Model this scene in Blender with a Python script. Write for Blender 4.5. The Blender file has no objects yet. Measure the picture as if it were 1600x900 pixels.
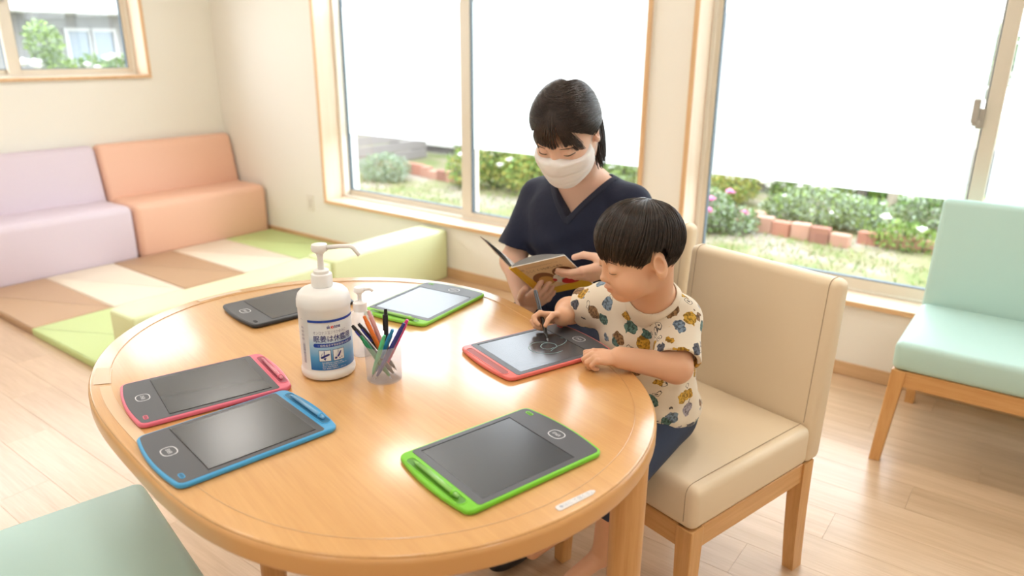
import bpy, bmesh, math, random
import numpy as np
from math import sin, cos, pi, radians, sqrt
from mathutils import Vector, Matrix

# ------------------------------------------------------------------ camera, sky, light, exposure
S = bpy.context.scene
COL = S.collection
rng = random.Random(7)
nrg = np.random.RandomState(11)

cam_d = bpy.data.cameras.new('camera')
cam = bpy.data.objects.new('camera', cam_d)
COL.objects.link(cam)
S.camera = cam
YAW, PITCH, ROLL = radians(36.855), radians(18.356), radians(0.405)
CAM_H = 1.36
fwd = Vector((-sin(YAW) * cos(PITCH), cos(YAW) * cos(PITCH), -sin(PITCH)))
rgt = Vector((cos(YAW), sin(YAW), 0))
up = rgt.cross(fwd)
r2 = rgt * cos(ROLL) + up * sin(ROLL)
u2 = up * cos(ROLL) - rgt * sin(ROLL)
m = Matrix((r2, u2, -fwd)).transposed().to_4x4()
m.translation = Vector((0, 0, CAM_H))
cam.matrix_world = m
cam_d.sensor_width = 36.0
cam_d.lens = 1134.0 / 1600.0 * 36.0
cam_d.clip_start = 0.05
cam_d.dof.use_dof = True
cam_d.dof.focus_distance = 1.5
cam_d.dof.aperture_fstop = 2.6

S.view_settings.view_transform = 'Standard'
S.view_settings.look = 'None'
S.view_settings.gamma = 1.0
S.view_settings.use_curve_mapping = False
S.view_settings.exposure = 0.57

world = bpy.data.worlds.new('sky')
S.world = world
world.use_nodes = True
wn = world.node_tree.nodes
bgn = wn['Background']
bgn.inputs['Color'].default_value = (0.86, 0.93, 1.0, 1)
bgn.inputs['Strength'].default_value = 5.0

sun_d = bpy.data.lights.new('sun', 'SUN')
sun_d.energy = 1.2
sun_d.angle = radians(8)
sun_d.color = (1.0, 0.95, 0.86)
sun = bpy.data.objects.new('sun', sun_d)
COL.objects.link(sun)
sun.rotation_euler = (radians(32), radians(14), 0)     # high sun behind the house, falls on the garden only

LAMP_COLOR = (1.0, 0.95, 0.89)
LAMP_POWER = 5.0

# ------------------------------------------------------------------ helpers
def tag(o, label=None, cat=None, group=None, kind=None):
    if label: o['label'] = label
    if cat: o['category'] = cat
    if group: o['group'] = group
    if kind: o['kind'] = kind
    return o

def empty(name, loc=(0, 0, 0), rz=0.0, label=None, cat=None, group=None, kind=None, parent=None):
    o = bpy.data.objects.new(name, None)
    o.empty_display_size = 0.05
    COL.objects.link(o)
    o.location = loc
    o.rotation_euler = (0, 0, rz)
    if parent: o.parent = parent
    return tag(o, label, cat, group, kind)

def link_mesh(name, me, mat=None, parent=None, kind=None):
    if mat is not None:
        for k in (mat if isinstance(mat, (list, tuple)) else [mat]):
            me.materials.append(k)
    o = bpy.data.objects.new(name, me)
    COL.objects.link(o)
    if parent: o.parent = parent
    if kind: o['kind'] = kind
    return o

def obj(name, bm, mat=None, parent=None, kind=None, smooth=False, angle=None):
    me = bpy.data.meshes.new(name)
    bmesh.ops.recalc_face_normals(bm, faces=bm.faces[:])
    if smooth:
        for f in bm.faces: f.smooth = True
    if angle is not None:
        for e in bm.edges:
            if len(e.link_faces) == 2 and e.calc_face_angle(0) > radians(angle):
                e.smooth = False
    bm.to_mesh(me)
    bm.free()
    return link_mesh(name, me, mat, parent, kind)

def np_mesh(name, V, F, smooth=True):
    """V (n,3); F (m,k) constant k"""
    V = np.asarray(V, np.float32); F = np.asarray(F, np.int32)
    me = bpy.data.meshes.new(name)
    me.vertices.add(len(V)); me.vertices.foreach_set('co', V.ravel())
    k = F.shape[1]
    me.loops.add(F.size); me.loops.foreach_set('vertex_index', F.ravel())
    me.polygons.add(len(F))
    me.polygons.foreach_set('loop_start', np.arange(0, F.size, k, dtype=np.int32))
    me.polygons.foreach_set('loop_total', np.full(len(F), k, np.int32))
    if smooth:
        me.polygons.foreach_set('use_smooth', np.ones(len(F), bool))
    me.update(calc_edges=True)
    return me

def BM(): return bmesh.new()

def box(bm, lo, hi, bev=0.0, seg=2, M=None):
    r = bmesh.ops.create_cube(bm, size=1.0)
    vs = r['verts']
    for v in vs:
        v.co = Vector([(lo[i] + hi[i]) / 2 + v.co[i] * (hi[i] - lo[i]) for i in range(3)])
    es = list({e for v in vs for e in v.link_edges})
    if bev > 0:
        g = bmesh.ops.bevel(bm, geom=es, offset=bev, segments=seg, profile=0.5, affect='EDGES')
        vs = list({v for f in g['faces'] for v in f.verts} | set(v for v in vs if v.is_valid))
    if M is not None:
        for v in vs: v.co = M @ v.co
    return vs

def hexa(bm, bot, top, bev=0.0, seg=2):
    """eight-corner solid: bot and top are 4 points each, same order"""
    vs = [bm.verts.new(p) for p in list(bot) + list(top)]
    fs = [(3, 2, 1, 0), (4, 5, 6, 7)] + [(i, (i + 1) % 4, 4 + (i + 1) % 4, 4 + i) for i in range(4)]
    for f in fs: bm.faces.new([vs[i] for i in f])
    if bev > 0:
        es = list({e for v in vs for e in v.link_edges})
        bmesh.ops.bevel(bm, geom=es, offset=bev, segments=seg, profile=0.5, affect='EDGES')

def frames(pts):
    pts = [Vector(p) for p in pts]
    n = len(pts)
    T = [(pts[min(i + 1, n - 1)] - pts[max(i - 1, 0)]).normalized() for i in range(n)]
    a = Vector((0, 0, 1)) if abs(T[0].z) < 0.9 else Vector((1, 0, 0))
    N = [(a - T[0] * a.dot(T[0])).normalized()]
    for i in range(1, n):
        v = N[-1] - T[i] * N[-1].dot(T[i])
        N.append(v.normalized())
    return pts, T, N

def tube(bm, pts, rad, sides=10, caps=True, flat=1.0):
    pts, T, N = frames(pts)
    if not isinstance(rad, (list, tuple)): rad = [rad] * len(pts)
    rings = []
    for p, t, nn, r in zip(pts, T, N, rad):
        b = t.cross(nn)
        rings.append([bm.verts.new(p + (nn * cos(2 * pi * k / sides) + b * sin(2 * pi * k / sides) * flat) * r) for k in range(sides)])
    for a, c in zip(rings, rings[1:]):
        for k in range(sides):
            bm.faces.new((a[k], a[(k + 1) % sides], c[(k + 1) % sides], c[k]))
    if caps:
        bm.faces.new(rings[0][::-1]); bm.faces.new(rings[-1])

def lathe(bm, prof, n=40, c=(0, 0, 0), cap_bot=True, cap_top=True):
    rings = []
    for r, z in prof:
        rings.append([bm.verts.new((c[0] + r * cos(2 * pi * k / n), c[1] + r * sin(2 * pi * k / n), c[2] + z)) for k in range(n)])
    for a, b in zip(rings, rings[1:]):
        for k in range(n):
            bm.faces.new((a[k], a[(k + 1) % n], b[(k + 1) % n], b[k]))
    if cap_bot: bm.faces.new(rings[0][::-1])
    if cap_top: bm.faces.new(rings[-1])

def prism(bm, poly, z0, z1, bev=0.0, seg=3, bot_bev=True):
    """extruded outline with rounded top (and bottom) edges"""
    n = len(poly)
    P = [Vector((p[0], p[1], 0)) for p in poly]
    nor = []
    for i in range(n):
        d = (P[(i + 1) % n] - P[i - 1]).normalized()
        nor.append(Vector((-d.y, d.x, 0)))           # inward for ccw
    lay = []
    if bev > 0:
        if bot_bev:
            for k in range(seg + 1):
                a = pi / 2 * k / seg
                lay.append((bev * (1 - sin(a)), z0 + bev * (1 - cos(a))))
        else:
            lay.append((0, z0))
        for k in range(seg + 1):
            a = pi / 2 * k / seg
            lay.append((bev * (1 - cos(a)), z1 - bev * (1 - sin(a))))
    else:
        lay = [(0, z0), (0, z1)]
    rings = [[bm.verts.new((P[i] + nor[i] * o).to_tuple()[:2] + (z,)) for i in range(n)] for o, z in lay]
    for a, b in zip(rings, rings[1:]):
        for k in range(n):
            bm.faces.new((a[k], a[(k + 1) % n], b[(k + 1) % n], b[k]))
    bm.faces.new(rings[0][::-1]); bm.faces.new(rings[-1])

def rrect(x0, x1, y0, y1, r, n=6):
    out = []
    for cx, cy, a0 in ((x1 - r, y0 + r, -pi / 2), (x1 - r, y1 - r, 0), (x0 + r, y1 - r, pi / 2), (x0 + r, y0 + r, pi)):
        for k in range(n + 1):
            a = a0 + pi / 2 * k / n
            out.append((cx + r * cos(a), cy + r * sin(a)))
    return out

def dup(root, loc, rz, label=None, group=None):
    r = root.copy(); COL.objects.link(r); r.location = loc; r.rotation_euler = (0, 0, rz)
    if label: r['label'] = label
    if group: r['group'] = group
    for ch in list(root.children):
        c = ch.copy(); COL.objects.link(c); c.parent = r
        for g in list(ch.children):
            d = g.copy(); COL.objects.link(d); d.parent = c
    return r

# ------------------------------------------------------------------ materials
def mat(name, color, rough=0.5, spec=0.5, metal=0.0, coat=0.0, coat_rough=0.1, sss=0.0, sss_rad=(1, .3, .2), sheen=0.0, trans=0.0, bump=None, ior=None):
    mt = bpy.data.materials.new(name)
    mt.use_nodes = True
    nt = mt.node_tree
    b = nt.nodes['Principled BSDF']
    b.inputs['Base Color'].default_value = tuple(color) + (1,)
    b.inputs['Roughness'].default_value = rough
    b.inputs['Specular IOR Level'].default_value = spec
    b.inputs['Metallic'].default_value = metal
    b.inputs['Coat Weight'].default_value = coat
    b.inputs['Coat Roughness'].default_value = coat_rough
    if sss:
        b.inputs['Subsurface Weight'].default_value = sss
        b.inputs['Subsurface Radius'].default_value = sss_rad
        b.inputs['Subsurface Scale'].default_value = 0.012
    b.inputs['Sheen Weight'].default_value = sheen
    b.inputs['Transmission Weight'].default_value = trans
    if ior: b.inputs['IOR'].default_value = ior
    if bump:
        scale, strength = bump[:2]
        tc = nt.nodes.new('ShaderNodeTexCoord')
        n = nt.nodes.new('ShaderNodeTexNoise')
        n.inputs['Scale'].default_value = scale
        n.inputs['Detail'].default_value = 3
        bp = nt.nodes.new('ShaderNodeBump')
        bp.inputs['Strength'].default_value = strength
        bp.inputs['Distance'].default_value = bump[2] if len(bump) > 2 else 0.001
        nt.links.new(tc.outputs['Object'], n.inputs['Vector'])
        nt.links.new(n.outputs['Fac'], bp.inputs['Height'])
        nt.links.new(bp.outputs['Normal'], b.inputs['Normal'])
    return mt

def NT(mt): return mt.node_tree, mt.node_tree.nodes['Principled BSDF']

def ramp(nt, stops, interp='LINEAR'):
    r = nt.nodes.new('ShaderNodeValToRGB')
    r.color_ramp.interpolation = interp
    el = r.color_ramp.elements
    while len(el) < len(stops): el.new(0.5)
    for e, (p, c) in zip(el, stops):
        e.position = p; e.color = tuple(c) + (1,)
    return r

def wood(name, dark, light, axis=0, scale=1.0, rough=0.4, coat=0.0, coat_rough=0.1, coords='Object', per_object=0.0, rz=0.0, fine=1.0):
    mt = mat(name, light, rough, coat=coat, coat_rough=coat_rough)
    nt, b = NT(mt)
    if coords == 'World':
        tc = nt.nodes.new('ShaderNodeNewGeometry'); src = tc.outputs['Position']
    else:
        tc = nt.nodes.new('ShaderNodeTexCoord'); src = tc.outputs['Object']
    mp = nt.nodes.new('ShaderNodeMapping')
    sc = [28 * scale] * 3; sc[axis] = 1.3 * scale
    mp.inputs['Scale'].default_value = sc
    if rz:
        mr = nt.nodes.new('ShaderNodeMapping'); mr.inputs['Rotation'].default_value = (0, 0, rz)
        nt.links.new(src, mr.inputs['Vector']); src = mr.outputs['Vector']
    nt.links.new(src, mp.inputs['Vector'])
    vec = mp.outputs['Vector']
    oi = nt.nodes.new('ShaderNodeObjectInfo')
    if per_object:
        ad = nt.nodes.new('ShaderNodeVectorMath'); ad.operation = 'SCALE'
        ad2 = nt.nodes.new('ShaderNodeVectorMath'); ad2.operation = 'ADD'
        cb = nt.nodes.new('ShaderNodeCombineXYZ')
        for i in range(3): nt.links.new(oi.outputs['Random'], cb.inputs[i])
        nt.links.new(cb.outputs[0], ad.inputs[0]); ad.inputs['Scale'].default_value = 60
        nt.links.new(vec, ad2.inputs[0]); nt.links.new(ad.outputs[0], ad2.inputs[1]); vec = ad2.outputs[0]
    n1 = nt.nodes.new('ShaderNodeTexNoise'); n1.inputs['Scale'].default_value = 1.0; n1.inputs['Detail'].default_value = 5; n1.inputs['Roughness'].default_value = 0.65
    n2 = nt.nodes.new('ShaderNodeTexNoise'); n2.inputs['Scale'].default_value = 7.0 * fine; n2.inputs['Detail'].default_value = 2
    nt.links.new(vec, n1.inputs['Vector']); nt.links.new(vec, n2.inputs['Vector'])
    mx = nt.nodes.new('ShaderNodeMix'); mx.data_type = 'FLOAT'; mx.inputs[0].default_value = 0.35
    nt.links.new(n1.outputs['Fac'], mx.inputs[2]); nt.links.new(n2.outputs['Fac'], mx.inputs[3])
    rp = ramp(nt, [(0.33, dark), (0.62, light)])
    nt.links.new(mx.outputs[0], rp.inputs['Fac'])
    out = rp.outputs['Color']
    if per_object:
        hs = nt.nodes.new('ShaderNodeHueSaturation')
        mr = nt.nodes.new('ShaderNodeMapRange')
        mr.inputs['To Min'].default_value = 1 - per_object; mr.inputs['To Max'].default_value = 1 + per_object
        nt.links.new(oi.outputs['Random'], mr.inputs['Value'])
        nt.links.new(mr.outputs[0], hs.inputs['Value']); nt.links.new(out, hs.inputs['Color']); out = hs.outputs['Color']
    nt.links.new(out, b.inputs['Base Color'])
    return mt

def glass_mat(name, tint=(1, 1, 1), refl=1.0):
    mt = bpy.data.materials.new(name); mt.use_nodes = True
    nt = mt.node_tree; nt.nodes.clear()
    o = nt.nodes.new('ShaderNodeOutputMaterial'); t = nt.nodes.new('ShaderNodeBsdfTransparent'); g = nt.nodes.new('ShaderNodeBsdfGlossy')
    t.inputs['Color'].default_value = tuple(tint) + (1,)
    g.inputs['Roughness'].default_value = 0.02
    lw = nt.nodes.new('ShaderNodeLayerWeight'); lw.inputs['Blend'].default_value = 0.5
    pw = nt.nodes.new('ShaderNodeMath'); pw.operation = 'POWER'; pw.inputs[1].default_value = 5.0
    ml = nt.nodes.new('ShaderNodeMath'); ml.operation = 'MULTIPLY_ADD'; ml.inputs[1].default_value = 0.96 * refl; ml.inputs[2].default_value = 0.04 * refl
    mx = nt.nodes.new('ShaderNodeMixShader')
    nt.links.new(lw.outputs['Facing'], pw.inputs[0]); nt.links.new(pw.outputs[0], ml.inputs[0])
    nt.links.new(ml.outputs[0], mx.inputs[0]); nt.links.new(t.outputs[0], mx.inputs[1]); nt.links.new(g.outputs[0], mx.inputs[2]); nt.links.new(mx.outputs[0], o.inputs[0])
    return mt

def film_mat(name, col, trans=0.1, through=0.0, rough=0.5):
    """translucent sheet: scatters light through; a part passes blurred or clear"""
    mt = bpy.data.materials.new(name); mt.use_nodes = True
    nt = mt.node_tree; nt.nodes.clear()
    o = nt.nodes.new('ShaderNodeOutputMaterial')
    tl = nt.nodes.new('ShaderNodeBsdfTranslucent'); tl.inputs['Color'].default_value = tuple(col) + (1,)
    df = nt.nodes.new('ShaderNodeBsdfDiffuse'); df.inputs['Color'].default_value = tuple(col) + (1,)
    tp = nt.nodes.new('ShaderNodeBsdfTransparent'); tp.inputs['Color'].default_value = tuple(col) + (1,)
    rf = nt.nodes.new('ShaderNodeBsdfRefraction'); rf.inputs['IOR'].default_value = 1.12; rf.inputs['Roughness'].default_value = rough; rf.inputs['Color'].default_value = tuple(col) + (1,)
    m1 = nt.nodes.new('ShaderNodeMixShader'); m1.inputs[0].default_value = 0.25
    nt.links.new(tl.outputs[0], m1.inputs[1]); nt.links.new(df.outputs[0], m1.inputs[2])
    m2 = nt.nodes.new('ShaderNodeMixShader'); m2.inputs[0].default_value = trans
    nt.links.new(m1.outputs[0], m2.inputs[1]); nt.links.new(tp.outputs[0], m2.inputs[2])
    m3 = nt.nodes.new('ShaderNodeMixShader'); m3.inputs[0].default_value = through
    nt.links.new(m2.outputs[0], m3.inputs[1]); nt.links.new(rf.outputs[0], m3.inputs[2])
    nt.links.new(m3.outputs[0], o.inputs[0])
    return mt

def leather(name, col, rough=0.42):
    return mat(name, col, rough, spec=0.4, bump=(420, 0.12, 0.0006))

M = {}
M['wall'] = mat('cream wallpaper', (0.88, 0.85, 0.78), 0.85, spec=0.2, bump=(260, 0.25, 0.0008))
M['ceiling'] = mat('white ceiling board', (0.88, 0.86, 0.82), 0.9, spec=0.1)
M['trim'] = wood('light beech trim', (0.66, 0.40, 0.20), (0.78, 0.52, 0.29), axis=0, rough=0.45)
M['trim_v'] = wood('light beech upright trim', (0.66, 0.40, 0.20), (0.78, 0.52, 0.29), axis=2, rough=0.45)
M['reveal'] = wood('pale beech reveal', (0.80, 0.62, 0.46), (0.86, 0.70, 0.55), axis=2, rough=0.5)
M['sill'] = wood('pale beech sill', (0.80, 0.62, 0.46), (0.86, 0.70, 0.55), axis=0, rough=0.35)
M['baseboard'] = wood('beech baseboard', (0.58, 0.36, 0.19), (0.68, 0.45, 0.25), axis=0, rough=0.5)
M['floor'] = wood('wood look vinyl plank', (0.56, 0.37, 0.22), (0.69, 0.49, 0.32), axis=0, scale=1.0, rough=0.30, coat=0.25, coat_rough=0.22, coords='World', per_object=0.05)
M['alu'] = mat('champagne aluminium', (0.72, 0.65, 0.54), 0.42, metal=0.15, spec=0.5)
M['alu_pale'] = mat('pale aluminium', (0.80, 0.75, 0.66), 0.4, spec=0.5)
M['gasket'] = mat('dark glazing gasket', (0.10, 0.13, 0.15), 0.6)
M['glass'] = glass_mat('window glass')
M['film'] = film_mat('frosted film', (0.94, 0.97, 0.97), 0.0, 0.30, 0.55)
M['latch'] = mat('grey latch', (0.45, 0.41, 0.36), 0.4, metal=0.3)
M['white_plastic'] = mat('white plastic', (0.86, 0.84, 0.82), 0.35, spec=0.5, sss=0.15, sss_rad=(1, .9, .8))
M['tabletop'] = wood('honey beech table laminate', (0.66, 0.34, 0.115), (0.74, 0.41, 0.15), axis=0, scale=1.1, rough=0.32, coat=1.0, coat_rough=0.17, fine=1.3)
M['table_edge'] = mat('honey table edging', (0.68, 0.35, 0.12), 0.34, coat=0.35, coat_rough=0.15)
M['leg_wood'] = wood('honey beech leg', (0.62, 0.31, 0.10), (0.74, 0.42, 0.17), axis=2, rough=0.4, coat=0.15)
M['apron_wood'] = wood('honey beech apron', (0.62, 0.31, 0.10), (0.74, 0.42, 0.17), axis=0, rough=0.4, coat=0.15)
M['beige'] = leather('beige vinyl', (0.82, 0.665, 0.465), 0.38)
M['thread'] = mat('beige seam thread', (0.50, 0.37, 0.24), 0.8)
M['mint'] = leather('mint vinyl', (0.50, 0.70, 0.64), 0.42)
M['lilac'] = leather('lilac vinyl', (0.70, 0.60, 0.68), 0.45)
M['orange'] = leather('salmon orange vinyl', (0.85, 0.52, 0.38), 0.45)
M['mat_brown'] = leather('brown mat vinyl', (0.52, 0.33, 0.20), 0.5)
M['mat_cream'] = leather('cream mat vinyl', (0.84, 0.72, 0.58), 0.5)
M['mat_green'] = leather('lime mat vinyl', (0.57, 0.67, 0.29), 0.5)
M['block_green'] = leather('pale lime vinyl', (0.74, 0.80, 0.47), 0.45)

def structure(name, bm, m_, **k):
    return obj(name, bm, m_, kind='structure', **k)

# ------------------------------------------------------------------ room shell
XL, XR, YB, YF, ZC = -5.20, 2.6, 3.215, -2.4, 2.6
WT = 0.215
SILL = 0.345
W1 = (-4.012, -1.636); W2 = (-1.384, 1.60); WTOP = 2.46
W3 = (0.35, 2.68); W3Z = (1.163, 2.02)

bm = BM()
box(bm, (XL - 0.3, YF - 0.3, -0.30), (XR + 0.3, YB + WT, -0.006))
floor = structure('floor', bm, mat('floor screed', (0.45, 0.30, 0.18), 0.8))
bm = BM()
box(bm, (-0.4528, -0.0770, -0.006), (0.4528, 0.0770, 0.0), bev=0.0004, seg=1)
plank_me = None
row = 0
y = YB - 0.155 / 2
while y > -0.75:
    off = (row * 0.37) % 0.906
    x = XL - 0.45 + off
    while x < XR - 0.3:
        if not (x > 0.9 and y < 1.2) and not (x < -4.6 and y > 1.4) and y > -0.45:
            if plank_me is None:
                o = obj('plank', bm, M['floor'], floor); plank_me = o.data
            else:
                o = bpy.data.objects.new('plank', plank_me); COL.objects.link(o); o.parent = floor
            o.location = (x + 0.4525, y, 0)
        x += 0.906
    y -= 0.1545
    row += 1
bm = BM()
box(bm, (XL, YF, -0.0065), (XR, -0.50, -0.0005))
o = obj('floor_margin', bm, M['floor'], floor)

bm = BM()
box(bm, (XL - 0.3, YF - 0.3, ZC), (XR + 0.3, YB + WT, ZC + 0.2))
structure('ceiling', bm, M['ceiling'])

bm = BM()   # window wall, with the two big openings
y0, y1 = YB, YB + WT
box(bm, (XL - 0.2, y0, -0.3), (XR + 0.2, y1, SILL - 0.02))
box(bm, (XL - 0.2, y0, WTOP), (XR + 0.2, y1, ZC + 0.1))
box(bm, (XL - 0.2, y0, SILL - 0.02), (W1[0] - 0.012, y1, WTOP))
box(bm, (W1[1] + 0.012, y0, SILL - 0.02), (W2[0] - 0.012, y1, WTOP))
box(bm, (W2[1] + 0.012, y0, SILL - 0.02), (XR + 0.2, y1, WTOP))
structure('wall_back', bm, M['wall'])
bm = BM()   # sofa wall with a window
x0, x1 = XL - WT, XL
box(bm, (x0, YF, -0.3), (x1, YB, W3Z[0] - 0.012))
box(bm, (x0, YF, W3Z[1]), (x1, YB, ZC + 0.1))
box(bm, (x0, YF, W3Z[0] - 0.012), (x1, W3[0] - 0.012, W3Z[1]))
box(bm, (x0, W3[1] + 0.012, W3Z[0] - 0.012), (x1, YB, W3Z[1]))
structure('wall_left', bm, M['wall'])
bm = BM(); box(bm, (XR, YF, -0.3), (XR + 0.2, YB, ZC + 0.1)); structure('wall_right', bm, M['wall'])
bm = BM(); box(bm, (XL - 0.2, YF - 0.2, -0.3), (XR + 0.2, YF, ZC + 0.1)); structure('wall_front', bm, M['wall'])

def baseboard(name, lo, hi):
    bm = BM(); box(bm, lo, hi, bev=0.004); return structure(name, bm, M['baseboard'])
baseboard('baseboard_back', (XL, YB - 0.009, 0.0), (XR, YB + 0.002, 0.062))
baseboard('baseboard_left', (XL - 0.002, YF, 0.0), (XL + 0.009, YB - 0.01, 0.062))

def casing(name, a0, a1, z0, z1, plane, depth, axis):
    """timber lining round an opening: narrow proud edge, deep reveal boards"""
    root = empty(name, kind='structure')
    e = 0.023
    def bx(n, alo, ahi, zlo, zhi, m_, front=0.012):
        b_ = BM()
        if axis == 'y': box(b_, (alo, plane - front, zlo), (ahi, plane + depth, zhi), bev=0.002, seg=1)
        else: box(b_, (plane - depth, alo, zlo), (plane + front, ahi, zhi), bev=0.002, seg=1)
        return obj(n, b_, m_, root)
    bx('sill_board', a0 - e, a1 + e, z0 - e, z0, M['sill'], 0.016)
    bx('head_board', a0 - e, a1 + e, z1, z1 + e, M['reveal'])
    bx('jamb_board', a0 - e, a0, z0, z1, M['reveal'])
    bx('jamb_board', a1, a1 + e, z0, z1, M['reveal'])
    # darker end grain lip seen from the room
    f = 0.003
    def lip(alo, ahi, zlo, zhi, m_):
        b_ = BM()
        if axis == 'y': box(b_, (alo, plane - 0.016 - f, zlo), (ahi, plane - 0.010, zhi), bev=0.001, seg=1)
        else: box(b_, (plane + 0.010, alo, zlo), (plane + 0.016 + f, ahi, zhi), bev=0.001, seg=1)
        return obj('edge_lip', b_, m_, root)
    lip(a0 - e, a1 + e, z0 - e, z0 - 0.002, M['trim'])
    lip(a0 - e, a0 - 0.001, z0, z1, M['trim_v'])
    lip(a1 + 0.001, a1 + e, z0, z1, M['trim_v'])
    return root
casing('trim_1', W1[0], W1[1], SILL, WTOP - 0.03, YB, 0.15, 'y')
casing('trim_2', W2[0], W2[1], SILL, WTOP - 0.03, YB, 0.15, 'y')
casing('trim_3', W3[0], W3[1], W3Z[0], WTOP - 0.03, XL, 0.14, 'x')

def sash(root, a0, a1, z0, z1, p, axis, film=None, stile=(0.04, 0.04), rail=0.05):
    """one sliding leaf: frame bars, gasket, pane, frosted film on the pane (p = plane of the leaf, +out)"""
    sg = 1 if axis == 'y' else -1
    t = 0.018
    def bx(b_, alo, ahi, zlo, zhi, dlo, dhi, bev=0.002):
        if axis == 'y': box(b_, (alo, p + dlo, zlo), (ahi, p + dhi, zhi), bev=bev, seg=1)
        else: box(b_, (p - dhi, alo, zlo), (p - dlo, ahi, zhi), bev=bev, seg=1)
    b_ = BM()
    bx(b_, a0, a0 + stile[0], z0, z1, -t, t); bx(b_, a1 - stile[1], a1, z0, z1, -t, t)
    bx(b_, a0 + stile[0], a1 - stile[1], z0, z0 + rail, -t + .0006, t - .0006); bx(b_, a0 + stile[0], a1 - stile[1], z1 - 0.05, z1, -t + .0006, t - .0006)
    s = obj('sash', b_, M['alu'], root)
    i0, i1, j0, j1 = a0 + stile[0], a1 - stile[1], z0 + rail, z1 - 0.05
    b_ = BM(); g = 0.004
    bx(b_, i0, i0 + g, j0, j1, -t + 0.003, t - 0.003, 0); bx(b_, i1 - g, i1, j0, j1, -t + 0.003, t - 0.003, 0)
    bx(b_, i0, i1, j0, j0 + g, -t + 0.003, t - 0.003, 0); bx(b_, i0, i1, j1 - g, j1, -t + 0.003, t - 0.003, 0)
    obj('gasket', b_, M['gasket'], s)
    b_ = BM(); bx(b_, i0, i1, j0, j1, 0.002, 0.006, 0)
    obj('glass_pane', b_, M['glass'], s)
    if film:
        b_ = BM(); bx(b_, i0 + 0.012, i1 - 0.012 if film[2] else i1, film[0], film[1], 0.0, 0.0006, 0)
        obj('frosted_film', b_, M['film'], s)
    return s

PY = 3.372
def outer(root, a0, a1, z0, z1, p, axis):
    b_ = BM()
    def bx(alo, ahi, zlo, zhi, d0, d1):
        if axis == 'y': box(b_, (alo, p + d0, zlo), (ahi, p + d1, zhi), bev=0.002, seg=1)
        else: box(b_, (p - d1, alo, zlo), (p - d0, ahi, zhi), bev=0.002, seg=1)
    bx(a0, a0 + 0.022, z0, z1, -0.022, 0.065); bx(a1 - 0.022, a1, z0, z1, -0.022, 0.065)
    bx(a0 + 0.022, a1 - 0.022, z0, z0 + 0.012, -0.022, 0.065); bx(a0 + 0.022, a1 - 0.022, z1 - 0.03, z1, -0.022, 0.065)
    return obj('outer_frame', b_, M['alu_pale'], root)

w1 = empty('window_1', kind='structure')
outer(w1, W1[0], W1[1], SILL, WTOP - 0.03, PY, 'y')
sash(w1, W1[0] + 0.004, -2.83, SILL + 0.006, WTOP - 0.05, PY + 0.042, 'y', (0.785, 1.60, True), (0.02, 0.07), 0.042)
sash(w1, -2.905, W1[1] - 0.01, SILL + 0.006, WTOP - 0.05, PY, 'y', (0.782, 1.60, True), (0.075, 0.045), 0.042)
w2 = empty('window_2', kind='structure')
outer(w2, W2[0], W2[1], SILL, WTOP - 0.03, PY, 'y')
sash(w2, W2[0] + 0.004, -0.212, SILL + 0.006, WTOP - 0.05, PY, 'y', (0.788, 1.90, True), (0.04, 0.052), 0.05)
sash(w2, -0.275, W2[1] - 0.01, SILL + 0.006, WTOP - 0.05, PY + 0.042, 'y', (0.785, 1.90, True), (0.055, 0.045), 0.05)
b_ = BM()
box(b_, (-0.288, PY - 0.030, 1.075), (-0.262, PY - 0.012, 1.15), bev=0.003)
box(b_, (-0.305, PY - 0.045, 1.095), (-0.283, PY - 0.026, 1.185), bev=0.004)
box(b_, (-0.300, PY - 0.042, 1.085), (-0.270, PY - 0.020, 1.11), bev=0.004)
obj('crescent_latch', b_, M['latch'], w2)
w3 = empty('window_3', kind='structure')
PX = XL - 0.16
outer(w3, W3[0], W3[1], W3Z[0], WTOP - 0.03, PX, 'x')
sash(w3, 1.885, W3[1] - 0.015, W3Z[0] + 0.006, WTOP - 0.05, PX, 'x', None, (0.07, 0.035), 0.035)
sash(w3, W3[0] + 0.01, 1.965, W3Z[0] + 0.006, WTOP - 0.05, PX - 0.04, 'x', None, (0.045, 0.07), 0.035)
b_ = BM(); box(b_, (PX + 0.012, 1.90, 1.60), (PX + 0.04, 1.93, 1.70), bev=0.004); obj('crescent_latch', b_, M['latch'], w3)

bm = BM()
pts = [(-1.715, 3.34, z) for z in np.arange(0.70, 1.985, 0.012)]
for p in pts:
    bmesh.ops.create_icosphere(bm, subdivisions=1, radius=0.0026, matrix=Matrix.Translation(p))
tube(bm, [(-1.715, 3.34, 0.70), (-1.715, 3.34, 1.985)], 0.0008, 4)
tag(obj('blind_chain', bm, mat('white bead', (0.8, 0.78, 0.74), 0.4)), 'thin white bead cord hanging in front of the window behind the adult', 'cord')

root = empty('wall_outlet', (-4.205, YB, 0.296), 0, 'small cream wall plate low on the wall left of the window', 'outlet')
b_ = BM(); box(b_, (-0.035, -0.008, -0.058), (0.035, 0, 0.058), bev=0.003); obj('cover_plate', b_, mat('cream plate', (0.82, 0.78, 0.70), 0.4), root)
b_ = BM(); box(b_, (-0.012, -0.011, -0.03), (0.012, -0.007, 0.03), bev=0.002); obj('socket_insert', b_, mat('cream insert', (0.72, 0.68, 0.60), 0.4), root)

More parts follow.
